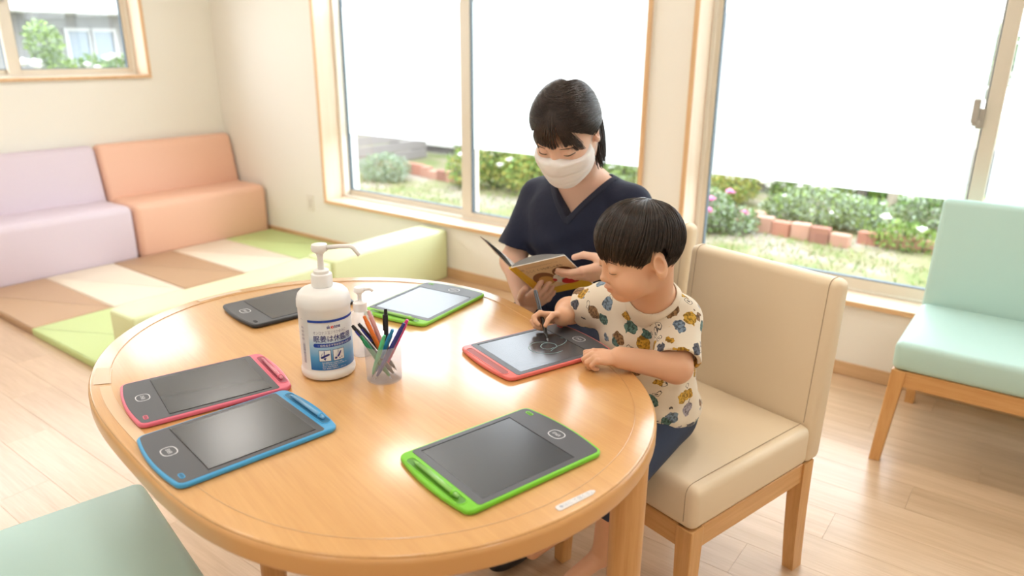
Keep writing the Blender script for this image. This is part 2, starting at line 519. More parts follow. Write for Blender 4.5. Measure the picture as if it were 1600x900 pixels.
# ceiling lights (outside the frame, they are the room's lamps)
lamp_white = mat('lamp housing', (0.85, 0.85, 0.85), 0.4)
k = 0
for lx in (-4.0, -2.4, -0.8, 0.8):
    for ly in (-1.2, 0.6, 2.3):
        r_ = empty('ceiling_light', (lx, ly, ZC), 0, 'round recessed ceiling downlight %s, %s' % ({-1.2: 'in the row behind the camera', 0.6: 'in the middle row', 2.3: 'in the row along the windows'}[ly], {-4.0: 'above the sofa end', -2.4: 'between sofas and table', -0.8: 'above the table end', 0.8: 'above the mint bench end'}[lx]), 'lamp', 'ceiling downlights')
        b_ = BM(); lathe(b_, [(0.215, 0.0), (0.215, -0.012), (0.20, -0.014), (0.198, -0.004)], 24, cap_bot=False, cap_top=False); obj('trim_ring', b_, lamp_white, r_)
        ld = bpy.data.lights.new('lamp', 'AREA'); ld.shape = 'DISK'; ld.size = 0.38; ld.energy = LAMP_POWER; ld.color = LAMP_COLOR
        lo = bpy.data.objects.new('bulb', ld); COL.objects.link(lo); lo.parent = r_; lo.location = (0, 0, -0.006)
# ------------------------------------------------------------------ furniture
# play table: rounded, slightly egg shaped top on four round legs
TC = (-1.085, 0.93); TZ = 0.73
FC = [0.5708, -0.002, 0.0011, 0.0749, -0.0399, 0.0048, -0.0095, -0.0008, 0.0069, -0.0045, 0.0025]
def table_r(a):
    r = FC[0]
    for k in range(1, 6): r += FC[2 * k - 1] * cos(k * a) + FC[2 * k] * sin(k * a)
    return r
TROT = radians(-14)
def table_poly(off=0.0, n=128):
    out = []
    for i in range(n):
        a = 2 * pi * i / n
        r = table_r(a) - off
        x, y = r * cos(a), r * sin(a)
        c, s = cos(-TROT), sin(-TROT)
        out.append((x * c - y * s, x * s + y * c))
    return out
table = empty('play_table', (TC[0], TC[1], 0), TROT, 'rounded honey beech play table with round legs in the middle of the room', 'table')
bm = BM(); prism(bm, table_poly(0.004), TZ - 0.006, TZ, bev=0.003, seg=3, bot_bev=False)
obj('tabletop', bm, M['tabletop'], table, smooth=True, angle=40)
bm = BM(); prism(bm, table_poly(0.0), TZ - 0.042, TZ - 0.002, bev=0.010, seg=5)
obj('table_edge', bm, M['table_edge'], table, smooth=True, angle=50)
clear = glass_mat('clear sheet', (0.995, 0.99, 0.985), 1.0)
bm = BM(); prism(bm, table_poly(0.040), TZ, TZ + 0.0011, bev=0.0005, seg=2, bot_bev=False)
for f in list(bm.faces):
    if abs(f.calc_center_median().z - TZ) < 1e-5 and len(f.verts) > 10: bm.faces.remove(f)
# a clear plastic cover sheet, only its cut rim shows
for f in [f for f in bm.faces if len(f.verts) > 10]: bm.faces.remove(f)
obj('cover_sheet_rim', bm, mat('clear sheet rim', (0.80, 0.56, 0.34), 0.15, spec=0.8), table)
for u_, v_ in ((0.565, 0.205), (0.50, -0.27), (-0.49, 0.24), (-0.20, -0.17)):
    bm = BM(); lathe(bm, [(0.027, 0.0), (0.029, 0.004), (0.031, TZ - 0.05), (0.031, TZ - 0.042)], 28, c=(u_, v_, 0))
    obj('leg', bm, M['leg_wood'], table, smooth=True, angle=50)
bm = BM()
prism(bm, table_poly(0.135), TZ - 0.10, TZ - 0.04, 0)
obj('apron', bm, M['apron_wood'], table)
# worn clear tape strips along the rim and a faded name sticker
tape = mat('clear tape', (0.86, 0.70, 0.54), 0.08, spec=0.9, coat=0.6, coat_rough=0.03)
tape2 = mat('hazy tape', (0.82, 0.60, 0.40), 0.15, spec=0.8)
def strip(a0, a1, w, off, m_, name='tape_strip'):
    b_ = BM(); n = max(2, int(abs(a1 - a0) / 0.04))
    rows = []
    for i in range(n + 1):
        a = a0 + (a1 - a0) * i / n
        for o_ in (off, off + w):
            r = table_r(a) - o_
            for z in (TZ + 0.0002, TZ + 0.0007):
                pass
            x, y = r * cos(a), r * sin(a); c, s = cos(-TROT), sin(-TROT)
            rows.append(((x * c - y * s), (x * s + y * c)))
    lo_ = [b_.verts.new((x, y, TZ + 0.0001)) for x, y in rows]; hi_ = [b_.verts.new((x, y, TZ + 0.0009)) for x, y in rows]
    for i in range(n):
        a_, bb, c_, d_ = 2 * i, 2 * i + 1, 2 * i + 3, 2 * i + 2
        b_.faces.new((hi_[a_], hi_[bb], hi_[c_], hi_[d_]))
        b_.faces.new((lo_[a_], lo_[d_], hi_[d_], hi_[a_])); b_.faces.new((lo_[bb], hi_[bb], hi_[c_], lo_[c_]))
    return obj(name, b_, m_, table)
def ang(x, y): return math.atan2(y - TC[1], x - TC[0])
strip(ang(-1.50, 0.57), ang(-1.42, 0.535), 0.032, 0.012, tape)
strip(ang(-1.40, 0.54), ang(-1.12, 0.46), 0.020, 0.022, tape2)
strip(ang(-1.73, 0.93), ang(-1.72, 1.05), 0.016, 0.012, tape)

# chairs --------------------------------------------------------------------------------
def make_chair(name, label, cat, w, d, m_cover, seat_top=0.452, back_top=0.83, loc=(0, 0, 0), rz=0, splay=0.0, stitch=True, group=None, lean=0.035, back_t=(0.075, 0.055)):
    """front faces -y; origin on the floor in the middle of the footprint"""
    t = empty(name, loc, rz, label, cat, group)
    hw, hd = w / 2, d / 2
    sb = 0.342
    yb = hd - back_t[0]
    b_ = BM()
    box(b_, (-hw, -hd, sb), (hw, yb + 0.015, seat_top), bev=0.022, seg=4)
    for v in b_.verts:     # soft crown
        if v.co.z > seat_top - 0.012:
            q = max(0, 1 - (v.co.x / hw) ** 2) * max(0, 1 - ((v.co.y + 0.03) / hd) ** 2)
            v.co.z += 0.008 * q
    seat = obj('seat', b_, m_cover, t, smooth=True, angle=60)
    b_ = BM()
    y0, y1 = yb + lean * 0.2, hd
    hexa(b_, [(-hw, y0, sb - 0.003), (hw, y0, sb - 0.003), (hw, y1, sb - 0.003), (-hw, y1, sb - 0.003)],
         [(-hw, y0 + lean, back_top), (hw, y0 + lean, back_top), (hw, y0 + lean + back_t[1], back_top), (-hw, y0 + lean + back_t[1], back_top)], bev=0.020, seg=4)
    back = obj('backrest', b_, m_cover, t, smooth=True, angle=60)
    if stitch:
        for s in (-1, 1):
            b_ = BM()
            x = s * (hw - 0.027)
            tube(b_, [(x, -hd - 0.0003, sb + 0.022), (x, -hd - 0.0003, seat_top - 0.024), (x, -hd + 0.0028, seat_top - 0.0105), (x, -hd + 0.0064, seat_top - 0.0052), (x, -hd + 0.0115, seat_top - 0.0018), (x, -hd + 0.024, seat_top + 0.0008)] + [(x, -hd + 0.024 + (yb + hd - 0.024) * q_, seat_top + 0.0006 + 0.008 * (1 - (x / hw) ** 2) * max(0, 1 - ((-hd + 0.024 + (yb + hd - 0.024) * q_ + 0.03) / hd) ** 2)) for q_ in (.12, .3, .5, .7, .85, 1.0)], 0.0011, 5)
            obj('seam', b_, M['thread'], seat)
        for s in (-1, 1):
            b_ = BM()
            xx = s * (hw - 0.027)
            yf = lambda z: y0 + lean * (z - sb + 0.003) / (back_top - sb + 0.003)
            zt, yt, R_ = back_top - 0.020, yf(back_top - 0.020), 0.020
            arc_ = [(xx, yt + R_ - (R_ + 0.0006) * cos(a_), zt + (R_ + 0.0006) * sin(a_)) for a_ in (0.25, 0.6, 0.95, 1.3, 1.57)]
            tube(b_, [(xx, yf(z_) - 0.0004, z_) for z_ in (seat_top, seat_top + .12, zt - .12, zt)] + arc_ + [(xx, y0 + lean + back_t[1] - 0.02, back_top + 0.0006)], 0.0011, 5)
            obj('seam', b_, M['thread'], back)
    ap = 0.058
    for (a, c, n_) in (((-hw + 0.03, -hd + 0.008), (hw - 0.03, -hd + 0.030), 'apron'), ((-hw + 0.03, hd - 0.042), (hw - 0.03, hd - 0.02), 'apron')):
        b_ = BM(); box(b_, (a[0], a[1], sb - ap), (c[0], c[1], sb), bev=0.002, seg=1); obj(n_, b_, M['apron_wood'], t)
    for s in (-1, 1):
        b_ = BM(); x0 = s * (hw - 0.008); x1 = s * (hw - 0.030)
        box(b_, (min(x0, x1), -hd + 0.03, sb - ap), (max(x0, x1), hd - 0.03, sb), bev=0.002, seg=1)
        o_ = obj('side_apron', b_, M['apron_y'], t)
    for s in (-1, 1):
        b_ = BM(); lw = 0.046; lt = 0.034; q = s * splay
        xo, xi = s * (hw - 0.003), s * (hw - 0.003 - lw)
        xo2, xi2 = xo + q, s * (hw - 0.003 - lt) + q
        yo = -hd + 0.003
        fz = [(min(xo2, xi2), yo - splay, 0), (max(xo2, xi2), yo - splay, 0), (max(xo2, xi2), yo - splay + lt, 0), (min(xo2, xi2), yo - splay + lt, 0)]
        tz = [(min(xo, xi), yo, sb), (max(xo, xi), yo, sb), (max(xo, xi), yo + lw, sb), (min(xo, xi), yo + lw, sb)]
        hexa(b_, fz, tz, bev=0.003, seg=2)
        obj('leg', b_, M['leg_wood'], t)
    for s in (-1, 1):       # rear legs sweep back a little
        b_ = BM(); prev = None
        for k in range(7):
            z = sb * (1 - k / 6)
            sh = 0.018 * (k / 6) ** 2
            lw = 0.042 - 0.010 * k / 6
            xo = s * (hw - 0.003); xi = xo - s * lw
            ya, yb2 = hd - 0.05 + sh - 0.018 + 0.002 * k / 6, hd - 0.006 + sh - 0.018
            ring = [b_.verts.new(p) for p in ((xo, ya, z), (xi, ya, z), (xi, yb2, z), (xo, yb2, z))]
            if prev:
                for j in range(4): b_.faces.new((prev[j], prev[(j + 1) % 4], ring[(j + 1) % 4], ring[j]))
            else: b_.faces.new(ring)
            prev = ring
        b_.faces.new(prev[::-1])
        obj('leg', b_, M['leg_wood'], t)
    return t
M['apron_y'] = wood('honey beech side apron', (0.62, 0.31, 0.10), (0.74, 0.42, 0.17), axis=1, rough=0.4, coat=0.15)
CH1 = (-0.638, 1.629, 0); CH1R = radians(-14.5)
make_chair('dining_chair', 'beige vinyl chair with wooden legs that the toddler sits on', 'chair', 0.45, 0.53, M['beige'], loc=CH1, rz=CH1R)
CH2R = radians(-4)
make_chair('dining_chair', 'beige vinyl chair behind the toddler, under the adult in navy', 'chair', 0.45, 0.53, M['beige'], loc=(-1.125, 1.905, 0), rz=CH2R)
make_chair('bench', 'mint vinyl bench with backrest and slanted wooden legs against the right window', 'bench', 1.25, 0.59, M['mint'], seat_top=0.442, back_top=0.835, loc=(0.305, 2.845, 0), rz=0, splay=0.018, stitch=False, lean=0.05, back_t=(0.10, 0.06))
make_chair('stool_chair', 'mint vinyl seat tucked under the near left end of the table', 'chair', 0.50, 0.52, M['mint'], loc=(-1.293, 0.315, 0), rz=radians(180 - 12), stitch=False)

# corner sofas, mats and barrier ---------------------------------------------------------
def sofa(name, label, y0, y1, m_):
    t = empty(name, ((XL - 4.70) / 2, (y0 + y1) / 2, 0.0), 0, label, 'sofa', None)
    ox, oy = t.location.x, t.location.y
    g = 0.003
    b_ = BM(); box(b_, (XL + 0.012 - ox, y0 + g - oy, 0.0), (-4.70 - ox, y1 - g - oy, 0.375), bev=0.045, seg=5)
    for v in b_.verts:
        if v.co.z > 0.33: v.co.z += 0.008 * max(0, 1 - ((v.co.x + 0.0) / 0.25) ** 2)
    seat = obj('seat', b_, m_, t, smooth=True, angle=70)
    b_ = BM()
    hexa(b_, [(XL + 0.012 - ox, y0 + g - oy, 0.33), (-5.02 - ox, y0 + g - oy, 0.33), (-5.02 - ox, y1 - g - oy, 0.33), (XL + 0.012 - ox, y1 - g - oy, 0.33)],
         [(XL + 0.012 - ox, y0 + g - oy, 0.725), (-5.095 - ox, y0 + g - oy, 0.725), (-5.095 - ox, y1 - g - oy, 0.725), (XL + 0.012 - ox, y1 - g - oy, 0.725)], bev=0.035, seg=5)
    obj('backrest', b_, m_, t, smooth=True, angle=70)
    return t
sofa('bench_sofa', 'salmon orange vinyl sofa bench in the corner by the windows', 2.212, 3.205, M['orange'])
sofa('bench_sofa', 'lilac vinyl sofa bench left of the orange one', 1.215, 2.208, M['lilac'])

def floor_mat(label, x0, x1, y0, y1, m_, group=None):
    t = BM(); z1 = 0.038
    cx, cy = (x0 + x1) / 2, (y0 + y1) / 2
    prism(t, rrect(x0 - cx + 0.001, x1 - cx - 0.001, y0 - cy + 0.001, y1 - cy - 0.001, 0.006, 3), 0.0, z1, bev=0.008, seg=3)
    o_ = obj('floor_mat', t, m_, smooth=True, angle=50)
    o_.location = (cx, cy, 0)
    return tag(o_, label, 'mat', group)
ys = [1.232, 1.628, 2.024, 2.420, 2.816, 3.205]
floor_mat('brown play mat at the left end of the row, before the lilac sofa', -4.697, -3.865, ys[0], ys[1], M['mat_brown'])
floor_mat('cream play mat in front of the lilac sofa between two brown mats', -4.697, -3.865, ys[1], ys[2], M['mat_cream'])
floor_mat('brown play mat where the lilac and the orange sofa meet', -4.697, -3.865, ys[2], ys[3], M['mat_brown'])
floor_mat('cream play mat in front of the orange sofa', -4.697, -3.865, ys[3], ys[4], M['mat_cream'])
floor_mat('lime green play mat in the far room corner beside the orange sofa', -4.697, -3.865, ys[4], ys[5], M['mat_green'])
floor_mat('lime green play mat at the near end, beside the foam barrier', -3.864, -3.115, ys[0], ys[1], M['mat_green'])
floor_mat('cream play mat of the second row, mostly hidden behind the foam barrier', -3.864, -3.115, ys[1], ys[2], M['mat_cream'])
floor_mat('brown play mat of the second row, hidden behind the foam barrier', -3.864, -3.115, ys[2], ys[3], M['mat_brown'])
floor_mat('cream play mat of the second row near the window wall', -3.864, -3.115, ys[3], ys[4], M['mat_cream'])
floor_mat('lime green play mat of the second row against the window wall', -3.864, -3.115, ys[4], ys[5], M['mat_green'])

def foam_block(label, y0, y1, h, x0=-3.105, x1=-2.90):
    b_ = BM(); cy = (y0 + y1) / 2; cx = (x0 + x1) / 2
    box(b_, (x0 - cx, y0 - cy, 0), (x1 - cx, y1 - cy, h), bev=0.016, seg=4)
    o_ = obj('foam_barrier', b_, M['block_green'], smooth=True, angle=70); o_.location = (cx, cy, 0)
    return tag(o_, label, 'play barrier')
foam_block('pale lime foam barrier block nearer the table, beside the mats', 1.285, 2.318, 0.295)
foam_block('pale lime foam barrier block against the window wall', 2.322, 3.203, 0.305, -3.11, -2.895)
# ------------------------------------------------------------------ things on the table
def text_geo(s, size, bold=0.0):
    """flat letter outlines of a string as (verts, faces), starting at x=0"""
    cu = bpy.data.curves.new('t', 'FONT'); cu.body = s; cu.size = size; cu.resolution_u = 2; cu.offset = bold
    ob = bpy.data.objects.new('t', cu); COL.objects.link(ob)
    dg = bpy.context.evaluated_depsgraph_get()
    me = bpy.data.meshes.new_from_object(ob.evaluated_get(dg))
    V = [tuple(v.co)[:2] for v in me.vertices]; F = [tuple(p.vertices) for p in me.polygons]
    bpy.data.objects.remove(ob); bpy.data.curves.remove(cu); bpy.data.meshes.remove(me)
    return V, F
def text_fit(s, width, height, bold=0.0):
    V, F = text_geo(s, 1.0, bold)
    if not V: return V, F
    x0 = min(v[0] for v in V); x1 = max(v[0] for v in V); y0 = min(v[1] for v in V); y1 = max(v[1] for v in V)
    return [((v[0] - x0) / (x1 - x0) * width, (v[1] - y0) / (y1 - y0) * height) for v in V], F
def put(bm, VF, fn):
    V, F = VF
    vs = [bm.verts.new(fn(x, y)) for x, y in V]
    for f in F:
        try: bm.faces.new([vs[i] for i in f])
        except ValueError: pass
def quad(x0, x1, y0, y1, nx=1):
    V = []; F = []
    for i in range(nx + 1):
        x = x0 + (x1 - x0) * i / nx
        V += [(x, y0), (x, y1)]
    for i in range(nx): F.append((2 * i, 2 * i + 2, 2 * i + 3, 2 * i + 1))
    return V, F
def flat_obj(name, bm, m_, parent=None):
    me = bpy.data.meshes.new(name); bm.to_mesh(me); bm.free()
    return link_mesh(name, me, m_, parent)

M['bezel'] = mat('charcoal plastic', (0.085, 0.088, 0.098), 0.42, spec=0.5)
M['screen'] = mat('slate writing film', (0.052, 0.058, 0.068), 0.23, spec=0.8)
M['lip'] = mat('dark screen edge shade and lock hole', (0.008, 0.008, 0.012), 0.5)  # painted shade line at the screen edge; also the black tablet's lock hole
M['print'] = mat('pale print', (0.72, 0.72, 0.74), 0.5)
CASE = {}
for k_, c_ in dict(green=(0.20, 0.62, 0.03), pink=(0.80, 0.16, 0.24), coral=(0.82, 0.17, 0.15), blue=(0.06, 0.36, 0.68), black=(0.018, 0.018, 0.022), lime=(0.25, 0.62, 0.06)).items():
    CASE[k_] = (mat(k_ + ' case plastic', c_, 0.35, spec=0.5), mat(k_ + ' stylus plastic', tuple(min(1, q * 0.8 + 0.12) for q in c_), 0.2, spec=0.6), mat(k_ + ' slot', tuple(q * 0.45 for q in c_), 0.5))

def bowed(L, W, bow, r, off=0.0, n=8):
    """rounded outline with bowed short ends"""
    hl, hw = L / 2 - off, W / 2 - off
    r = max(r - off, 0.002)
    out = []
    def xe(y): return hl - bow * (y / hw) ** 2
    for k in range(n + 1):
        y = -hw + r + (2 * hw - 2 * r) * k / n
        out.append((xe(y), y))
    # corner at +x,+y
    def corner(sx, sy):
        c = (xe(hw - r) - r, hw - r)
        pts = [(c[0] + r * cos(a), c[1] + r * sin(a)) for a in (pi / 8, pi / 4, 3 * pi / 8)]
        return [(sx * p[0], sy * p[1]) for p in pts]
    out += corner(1, 1)
    out += [(xe(hw - r) - r, hw), (-(xe(hw - r) - r), hw)]
    out += corner(-1, 1)[::-1]
    for k in range(n + 1):
        y = hw - r - (2 * hw - 2 * r) * k / n
        out.append((-xe(y), y))
    out += corner(-1, -1)
    out += [(-(xe(hw - r) - r), -hw), ((xe(hw - r) - r), -hw)]
    out += corner(1, -1)[::-1]
    return out

TT = TZ + 0.0012
def tablet(label, col, c, deg, stylus=None, stylus_label=None, drawing=None, tilt=0):
    case, sty, slot = CASE[col]
    t = empty('drawing_tablet', (c[0], c[1], TT), radians(deg), label, 'drawing tablet')
    L, W, H = 0.286, 0.196, 0.0085
    bm = BM(); prism(bm, bowed(L, W, 0.010, 0.016), 0, H, bev=0.003, seg=3)
    obj('case', bm, case, t, smooth=True, angle=45)
    # dark face plate: from the slot end to the logo end
    x0 = -L / 2 + 0.031
    out = [p for p in bowed(L, W, 0.010, 0.015, 0.0045) if p[0] > 0]
    ys = sorted(p[1] for p in out)
    poly = [(x0, ys[0] + 0.004), (x0 + 0.004, ys[0])] + sorted([p for p in out], key=lambda p: math.atan2(p[1], p[0])) + [(x0 + 0.004, ys[-1]), (x0, ys[-1] - 0.004)]
    bm = BM(); prism(bm, poly, H - 0.002, H + 0.0005, bev=0.0004, seg=1, bot_bev=False)
    obj('face_plate', bm, M['bezel'], t)
    sx0, sx1, sy0, sy1 = -0.098, 0.082, -0.083, 0.082
    bm = BM(); box(bm, (sx0, sy0, H), (sx1, sy1, H + 0.0007)); scr = obj('screen', bm, M['screen'], t)
    bm = BM()     # inner shadow along two screen edges, put in as near-black strips
    z0, z1 = H + 0.0004, H + 0.0012
    box(bm, (sx0 - .001, sy1, z0), (sx1, sy1 + 0.0016, z1)); box(bm, (sx1, sy0, z0), (sx1 + 0.0012, sy1 + 0.0016, z1))
    obj('screen_edge_shade', bm, M['lip'], t)
    # ring button print with the erase mark
    bm = BM()
    zz = H + 0.0008; cx, cy = 0.109, -0.012
    ring = []
    for k in range(28):
        a = 2 * pi * k / 28
        e = 2.6
        ring.append((abs(cos(a)) ** (2 / e) * (1 if cos(a) >= 0 else -1), abs(sin(a)) ** (2 / e) * (1 if sin(a) >= 0 else -1)))
    for k in range(28):
        p, q = ring[k], ring[(k + 1) % 28]
        bm.faces.new([bm.verts.new((cx + v[0] * rx, cy + v[1] * ry, zz)) for v, rx, ry in ((p, .0125, .0155), (q, .0125, .0155), (q, .0108, .0138), (p, .0108, .0138))])
    flip = -1 if col in ('green', 'coral', 'lime') else 1
    put(bm, text_fit('EINER', 0.017, 0.0065), lambda x, y: (cx + flip * -(y - 0.00325), cy + flip * (x - 0.0085), zz))
    flat_obj('button_print', bm, M['print'], t)
    # lock hole near the corner
    bm = BM(); pr_ = rrect(0.120 - .004, 0.120 + .004, 0.073 - .0085, 0.073 + .0085, .0038, 4); prism(bm, pr_, H, H + 0.0010, 0)
    lk = obj('lock_hole', bm, case if col != 'black' else M['lip'], t)
    bm = BM(); pr_ = rrect(0.120 - .0025, 0.120 + .0025, 0.073 - .0065, 0.073 + .0065, .0023, 4); prism(bm, pr_, H + .0005, H + 0.0014, 0)
    obj('lock_slot', bm, slot, lk)
    # pen slot
    px_ = -L / 2 + 0.0165
    bm = BM(); prism(bm, rrect(px_ - .0075, px_ + .0075, -0.075, 0.075, .007, 5), H - 0.001, H + 0.0003, 0)
    obj('pen_slot', bm, slot, t)
    bm = BM()
    rim = rrect(px_ - .0085, px_ + .0085, -0.076, 0.076, .008, 5)
    tube(bm, [(x, y, H) for x, y in rim + rim[:1]], 0.0012, 6, caps=False)
    obj('slot_rim', bm, case, t, smooth=True)
    if drawing:
        bm = BM()
        for st in drawing:
            P_ = [Vector((x, y, 0)) for x, y in st]
            Q_ = []
            for i in range(len(P_) - 1):
                a, b_, c_, d_ = P_[max(i - 1, 0)], P_[i], P_[i + 1], P_[min(i + 2, len(P_) - 1)]
                for k in range(5):
                    u = k / 5
                    Q_.append(0.5 * ((2 * b_) + (c_ - a) * u + (2 * a - 5 * b_ + 4 * c_ - d_) * u * u + (3 * b_ - a - 3 * c_ + d_) * u ** 3))
            Q_.append(P_[-1])
            for i in range(len(Q_) - 1):
                d = (Q_[i + 1] - Q_[i]).normalized(); nn = Vector((-d.y, d.x, 0)) * 0.00085
                bm.faces.new([bm.verts.new((q + s * nn).to_tuple()[:2] + (H + 0.0009,)) for q, s in ((Q_[i], -1), (Q_[i + 1], -1), (Q_[i + 1], 1), (Q_[i], 1))])
        flat_obj('chalky_line', bm, mat('pale green scribble', (0.24, 0.34, 0.33), 0.6), scr)
    if stylus:
        a = radians(deg)
        def w_(x, y): return (c[0] + x * cos(a) - y * sin(a), c[1] + x * sin(a) + y * cos(a), TT + H + 0.0008)
        s = empty('stylus', w_(px_, 0), a, stylus_label, 'stylus')
        sg = stylus
        bm = BM(); tube(bm, [(0, sg * -.062, .0025), (0, sg * -.060, .0032), (0, sg * -.02, .0040), (0, sg * .045, .0034)], [0.0018, 0.0034, 0.0042, 0.0034], 10); obj('barrel', bm, sty, s, smooth=True)
        bm = BM(); tube(bm, [(0, sg * .045, .0034), (0, sg * .056, .0026), (0, sg * .062, .0022)], [0.0034, 0.0018, 0.0008], 8); obj('tip', bm, sty, s, smooth=True)
        bm = BM(); lathe(bm, [(0.0046, -.003), (0.0046, .003)], 10); bmesh.ops.rotate(bm, verts=bm.verts[:], cent=(0, 0, 0), matrix=Matrix.Rotation(pi / 2, 3, 'X')); bmesh.ops.translate(bm, verts=bm.verts[:], vec=(0, sg * -.050, .0036)); obj('end_knob', bm, case, s)
    return t

DRAW = [[(0.0379, -0.0444), (0.0192, -0.0462), (-0.003, -0.0373), (-0.016, -0.02), (-0.0184, -0.0011), (-0.0091, 0.0141), (0.0094, 0.0239), (0.0271, 0.0198), (0.0373, 0.0096)],
        [(0.0329, -0.0201), (0.0197, -0.0222), (0.0097, -0.0122), (0.0123, 0.0003), (0.0256, 0.0098), (0.0382, 0.0068), (0.0458, -0.0069), (0.0397, -0.0209), (0.0256, -0.026)],
        [(0.0147, -0.0329), (0.0387, -0.0203), (0.0598, -0.0159), (0.0782, -0.0057), (0.0837, 0.0072), (0.0786, 0.0165)]]
tablet('green rimmed drawing tablet lying nearest the camera on the table', 'green', (-0.628, 0.812), 75.5, 1, 'clear green stylus in the slot of the nearest green tablet')
tablet('blue rimmed drawing tablet beside the pink one at the near left', 'blue', (-1.022, 0.594), 260.2, -1, 'blue stylus in the slot of the blue tablet')
tablet('pink rimmed drawing tablet behind the blue one on the left', 'pink', (-1.227, 0.659), 253.2, -1, 'pink stylus in the slot of the pink tablet')
tablet('coral red rimmed drawing tablet with a scribble, under the toddler\'s hands', 'coral', (-0.831, 1.198), 70.7, drawing=DRAW)
tablet('green rimmed drawing tablet at the far edge of the table, screen shining white', 'lime', (-1.232, 1.274), 96.0, 1, 'pale green stylus in the slot of the far green tablet')
tablet('black rimmed drawing tablet partly hidden behind the big white pump bottle', 'black', (-1.496, 1.051), 259.0)

# big disinfectant pump bottle ------------------------------------------------------------
BC = (-1.108, 0.858)
bot = empty('pump_bottle', (BC[0], BC[1], TT), 0, 'big white disinfectant pump bottle with a blue label on the table', 'bottle')
BR = 0.051
bm = BM()
prof = [(0.046, 0.0), (0.052, 0.003), (0.0535, 0.008), (0.0535, 0.015), (0.0515, 0.019), (BR, 0.022), (BR, 0.143), (0.0525, 0.146), (0.0525, 0.152), (0.0520, 0.160), (0.0490, 0.170), (0.042, 0.177), (0.030, 0.181), (0.022, 0.183)]
lathe(bm, prof, 64, cap_top=True)
obj('bottle_body', bm, M['white_plastic'], bot, smooth=True, angle=50)
bm = BM()
lathe(bm, [(0.0195, 0.183), (0.0205, 0.184), (0.0205, 0.206), (0.0195, 0.208), (0.0150, 0.209), (0.0150, 0.2145), (0.0135, 0.216), (0.0080, 0.217)], 40)
col_ = obj('collar', bm, M['white_plastic'], bot, smooth=True, angle=40)
bm = BM()
lathe(bm, [(0.0062, 0.216), (0.0058, 0.240), (0.0075, 0.248), (0.012, 0.252), (0.0150, 0.2535), (0.0158, 0.257), (0.0158, 0.263), (0.0145, 0.2665), (0.009, 0.268)], 36)
pump = obj('pump_head', bm, M['white_plastic'], bot, smooth=True, angle=50)
e1 = Vector((0.86, 0.50, 0))
bm = BM()
tube(bm, [Vector((0, 0, 0.2605)) + e1 * 0.012, Vector((0, 0, 0.264)) + e1 * 0.04, Vector((0, 0, 0.265)) + e1 * 0.062, Vector((0, 0, 0.262)) + e1 * 0.068, Vector((0, 0, 0.247)) + e1 * 0.079], [0.0048, 0.0045, 0.0042, 0.0042, 0.0035], 12)
obj('spout', bm, M['white_plastic'], pump, smooth=True)

A0 = math.atan2(-BC[1], -BC[0])
def wrap(r, z0, phi0):
    return lambda x, y: (r * cos(A0 + phi0 + x / r), r * sin(A0 + phi0 + x / r), z0 + y)
label_m = mat('printed bottle label', (0.84, 0.84, 0.84), 0.35)
nt, b = NT(label_m)
tc = nt.nodes.new('ShaderNodeTexCoord'); sx = nt.nodes.new('ShaderNodeSeparateXYZ')
mr = nt.nodes.new('ShaderNodeMapRange'); mr.inputs['From Min'].default_value = 0.026; mr.inputs['From Max'].default_value = 0.095
rp = ramp(nt, [(0.0, (0.02, 0.16, 0.46)), (0.35, (0.10, 0.36, 0.66)), (0.7, (0.42, 0.63, 0.80)), (1.0, (0.80, 0.82, 0.84))])
nt.links.new(tc.outputs['Object'], sx.inputs[0]); nt.links.new(sx.outputs['Z'], mr.inputs['Value']); nt.links.new(mr.outputs[0], rp.inputs[0]); nt.links.new(rp.outputs[0], b.inputs['Base Color'])
navy = mat('navy label ink', (0.03, 0.035, 0.22), 0.5); royal = mat('royal blue label ink', (0.015, 0.055, 0.36), 0.4)
inkgrey = mat('grey violet label ink', (0.30, 0.27, 0.36), 0.5); red_ink = mat('red label ink', (0.72, 0.03, 0.03), 0.5); paper = mat('white label print', (0.85, 0.85, 0.85), 0.5); green_ink = mat('dark green label ink', (0.03, 0.16, 0.10), 0.5)
PH = radians(-40); RW = BR + 0.0004; TXT = BR + 0.0008
def arc(deg): return radians(deg) * RW
bm = BM(); put(bm, quad(0, arc(122), 0.0, 0.097, 40), wrap(RW, 0.024, PH)); flat_obj('front_label', bm, label_m, bot)
bm = BM(); put(bm, quad(0, arc(122), 0.0, 0.0048, 40), wrap(TXT, 0.1235, PH)); flat_obj('label_stripe', bm, royal, bot)
def ltext(name, s, phi, z, w, h, m_, bold=0.0, r=TXT):
    bm = BM(); put(bm, text_fit(s, w, h, bold), wrap(r, z, radians(phi))); return flat_obj(name, bm, m_, bot)
ltext('label_logo', 'sk', 2.0, 0.1105, 0.0070, 0.0075, navy, 0.02)
ltext('label_logo_letter', 'e', 10.3, 0.1105, 0.0056, 0.0058, red_ink, 0.02)
ltext('label_logo_end', 'nne', 17.2, 0.1105, 0.0135, 0.0056, navy, 0.02)
ltext('label_small_line', 'オンロナス互ジカかゆみに', -28, 0.0995, 0.066, 0.0068, inkgrey)
ltext('label_big_line', '眠姜は休鑑用', -28, 0.0830, 0.077, 0.0145, navy, 0.012)
bm = BM(); put(bm, quad(0, 0.082, 0.0, 0.0082, 30), wrap(TXT, 0.0725, radians(-25)))
for k in range(8):
    a0, a1 = pi / 2 + pi * k / 8, pi / 2 + pi * (k + 1) / 8
    put(bm, ([(0, 0.0041), (0.0041 * cos(a0), 0.0041 + 0.0041 * sin(a0)), (0.0041 * cos(a1), 0.0041 + 0.0041 * sin(a1))], [(0, 1, 2)]), wrap(TXT, 0.0725, radians(-25)))
flat_obj('label_ribbon', bm, royal, bot)
ltext('label_ribbon_line', '一般免疫きず等家庭用もある', -20, 0.0742, 0.066, 0.0047, paper, 0, TXT + 0.0004)
